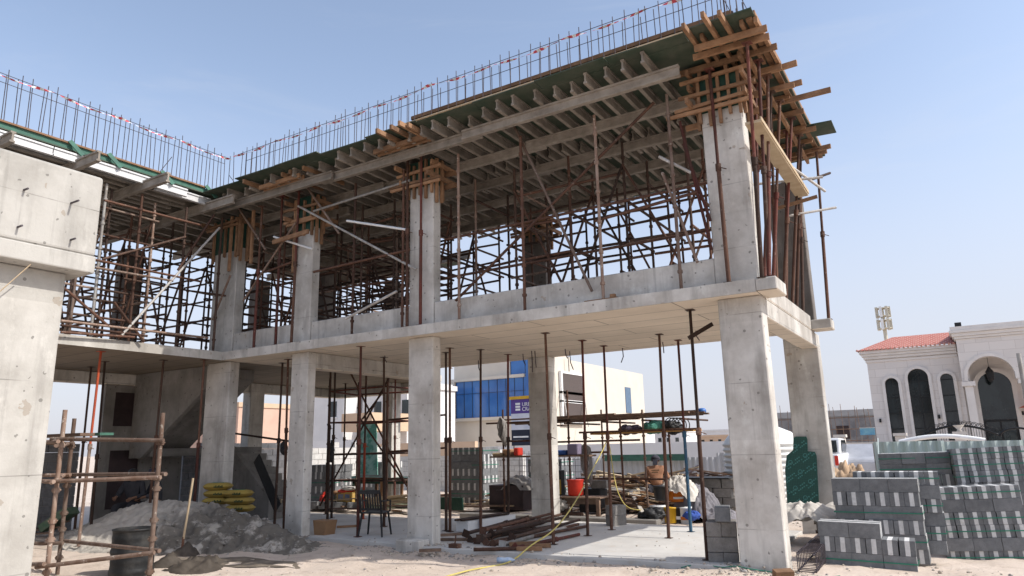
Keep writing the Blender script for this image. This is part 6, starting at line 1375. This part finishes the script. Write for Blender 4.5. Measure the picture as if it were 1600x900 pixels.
# houses left
def house(label,x0,x1,y,dy,h,m_,wins=(),par=.5,rf=None):
    t=thing('house',label,'house',((x0+x1)/2,y,0)); MB().box(x0,y,-.2,x1,y+dy,h).build('wall',m_,t); MB().box(x0-.15,y-.15,h,x1+.15,y+dy+.15,h+par).build('parapet',rf or m_,t)
    for wx,wz,ww,wh in wins: w_=MB().box(wx-ww/2,y-.04,wz,wx+ww/2,y-.005,wz+wh).build('window',M_GLASS,t); MB().box(wx-ww/2-.1,y-.07,wz-.14,wx+ww/2+.1,y-.004,wz-.01).build('sill',m_,w_)
    return t
M_WH=mat('white_render',(.66,.65,.64),(.6,.59,.58),scale=.8,rough=.9,bump=.03); M_TAN=mat('tan_render',(.55,.40,.28),(.5,.36,.25),scale=.8,rough=.9,bump=.03); M_PINK=mat('pink_render',(.52,.36,.28),(.47,.32,.25),scale=.8,rough=.9,bump=.03)
xa,xb=aty(497,650,45).x,aty(545,650,45).x; xc=aty(600,650,45).x; xd=aty(642,650,45).x; xe=aty(716,650,45).x
house('white house with a small dark window behind the scaffold tower',xa,xb+.4,44,9,6.6,M_WH,[(xb-.8,4.4,.7,1.3)]); house('taller white house block between the scaffold tower and the middle column',xb+.6,aty(648,650,47).x,46,6,6.7,M_WH,[(xc+1.6,4.1,1.0,1.5),(xb+2.4,4.3,.8,1.3)])
MB().box(xb+3.2,41,3.0,xd-.5,45.6,4.4).build('balcony',M_TAN,label='tan balcony box on the white house beyond the scaffold',cat='balcony')
house('white house with flat projecting roof right of the middle column',aty(650,650,47).x,aty(711,650,50).x,47,3,6.4,M_WH,[],.4); MB().box(-34,35,-.2,-24.5,35.3,1.95).build('wall',M_TAN,label='low tan garden wall in front of the office',cat='wall')
MB().box(-40,36,-.2,-34.3,36.3,2.3).build('wall',M_WH,label='white garden wall behind the middle column',cat='wall')
house('pink house with pale trim seen past the inner corner column',aty(296,640,60).x,aty(373,640,60).x,60,12,7.4,M_PINK,[(aty(350,640,60).x,3.5,1.0,2.4),(aty(366,640,60).x,3.5,.8,2.4)],.6,M_TAN)
FH=[(-56,118,22,5.5,M_WH,'wide distant white house at the far left'),(-36.5,130,14,6,M_TAN,'distant tan house left of the office'),(-24,125,9,4.0,M_WH,'distant white house just right of the office'),(-20.2,140,9,3.6,M_WH,'low distant white house above the hoarding'),(-17,170,10,2.7,M_TAN,'distant tan flat roofed house above the hoarding'),(-15.5,210,14,4.6,M_WH,'farthest pale house above the hoarding'),(-12.5,180,9,3.8,M_WH,'distant white house behind the water tank'),(-9.5,160,9,4,M_TAN,'distant tan house behind the water tank'),(-47,150,16,6,M_WH,'distant white house behind the block wall'),(-52,170,15,5,M_TAN,'distant tan house behind the block wall')]
for az,D,wd,h,m_,la in FH:
    x=D*math.tan(R(az)) if abs(az)<50 else D*math.sin(R(az)); y=D if abs(az)<50 else D*math.cos(R(az))
    house(la,x-wd/2,x+wd/2,y,9,h,m_,[(x-wd*.3+wd*.2*i,h*.5,.7,.8) for i in range(4)])
MB().box(-21,31,-.1,-5,31.3,1.62).build('wall',M_WH,label='long white wall behind the site hoarding',cat='wall')
hz=bpy.data.objects  # end
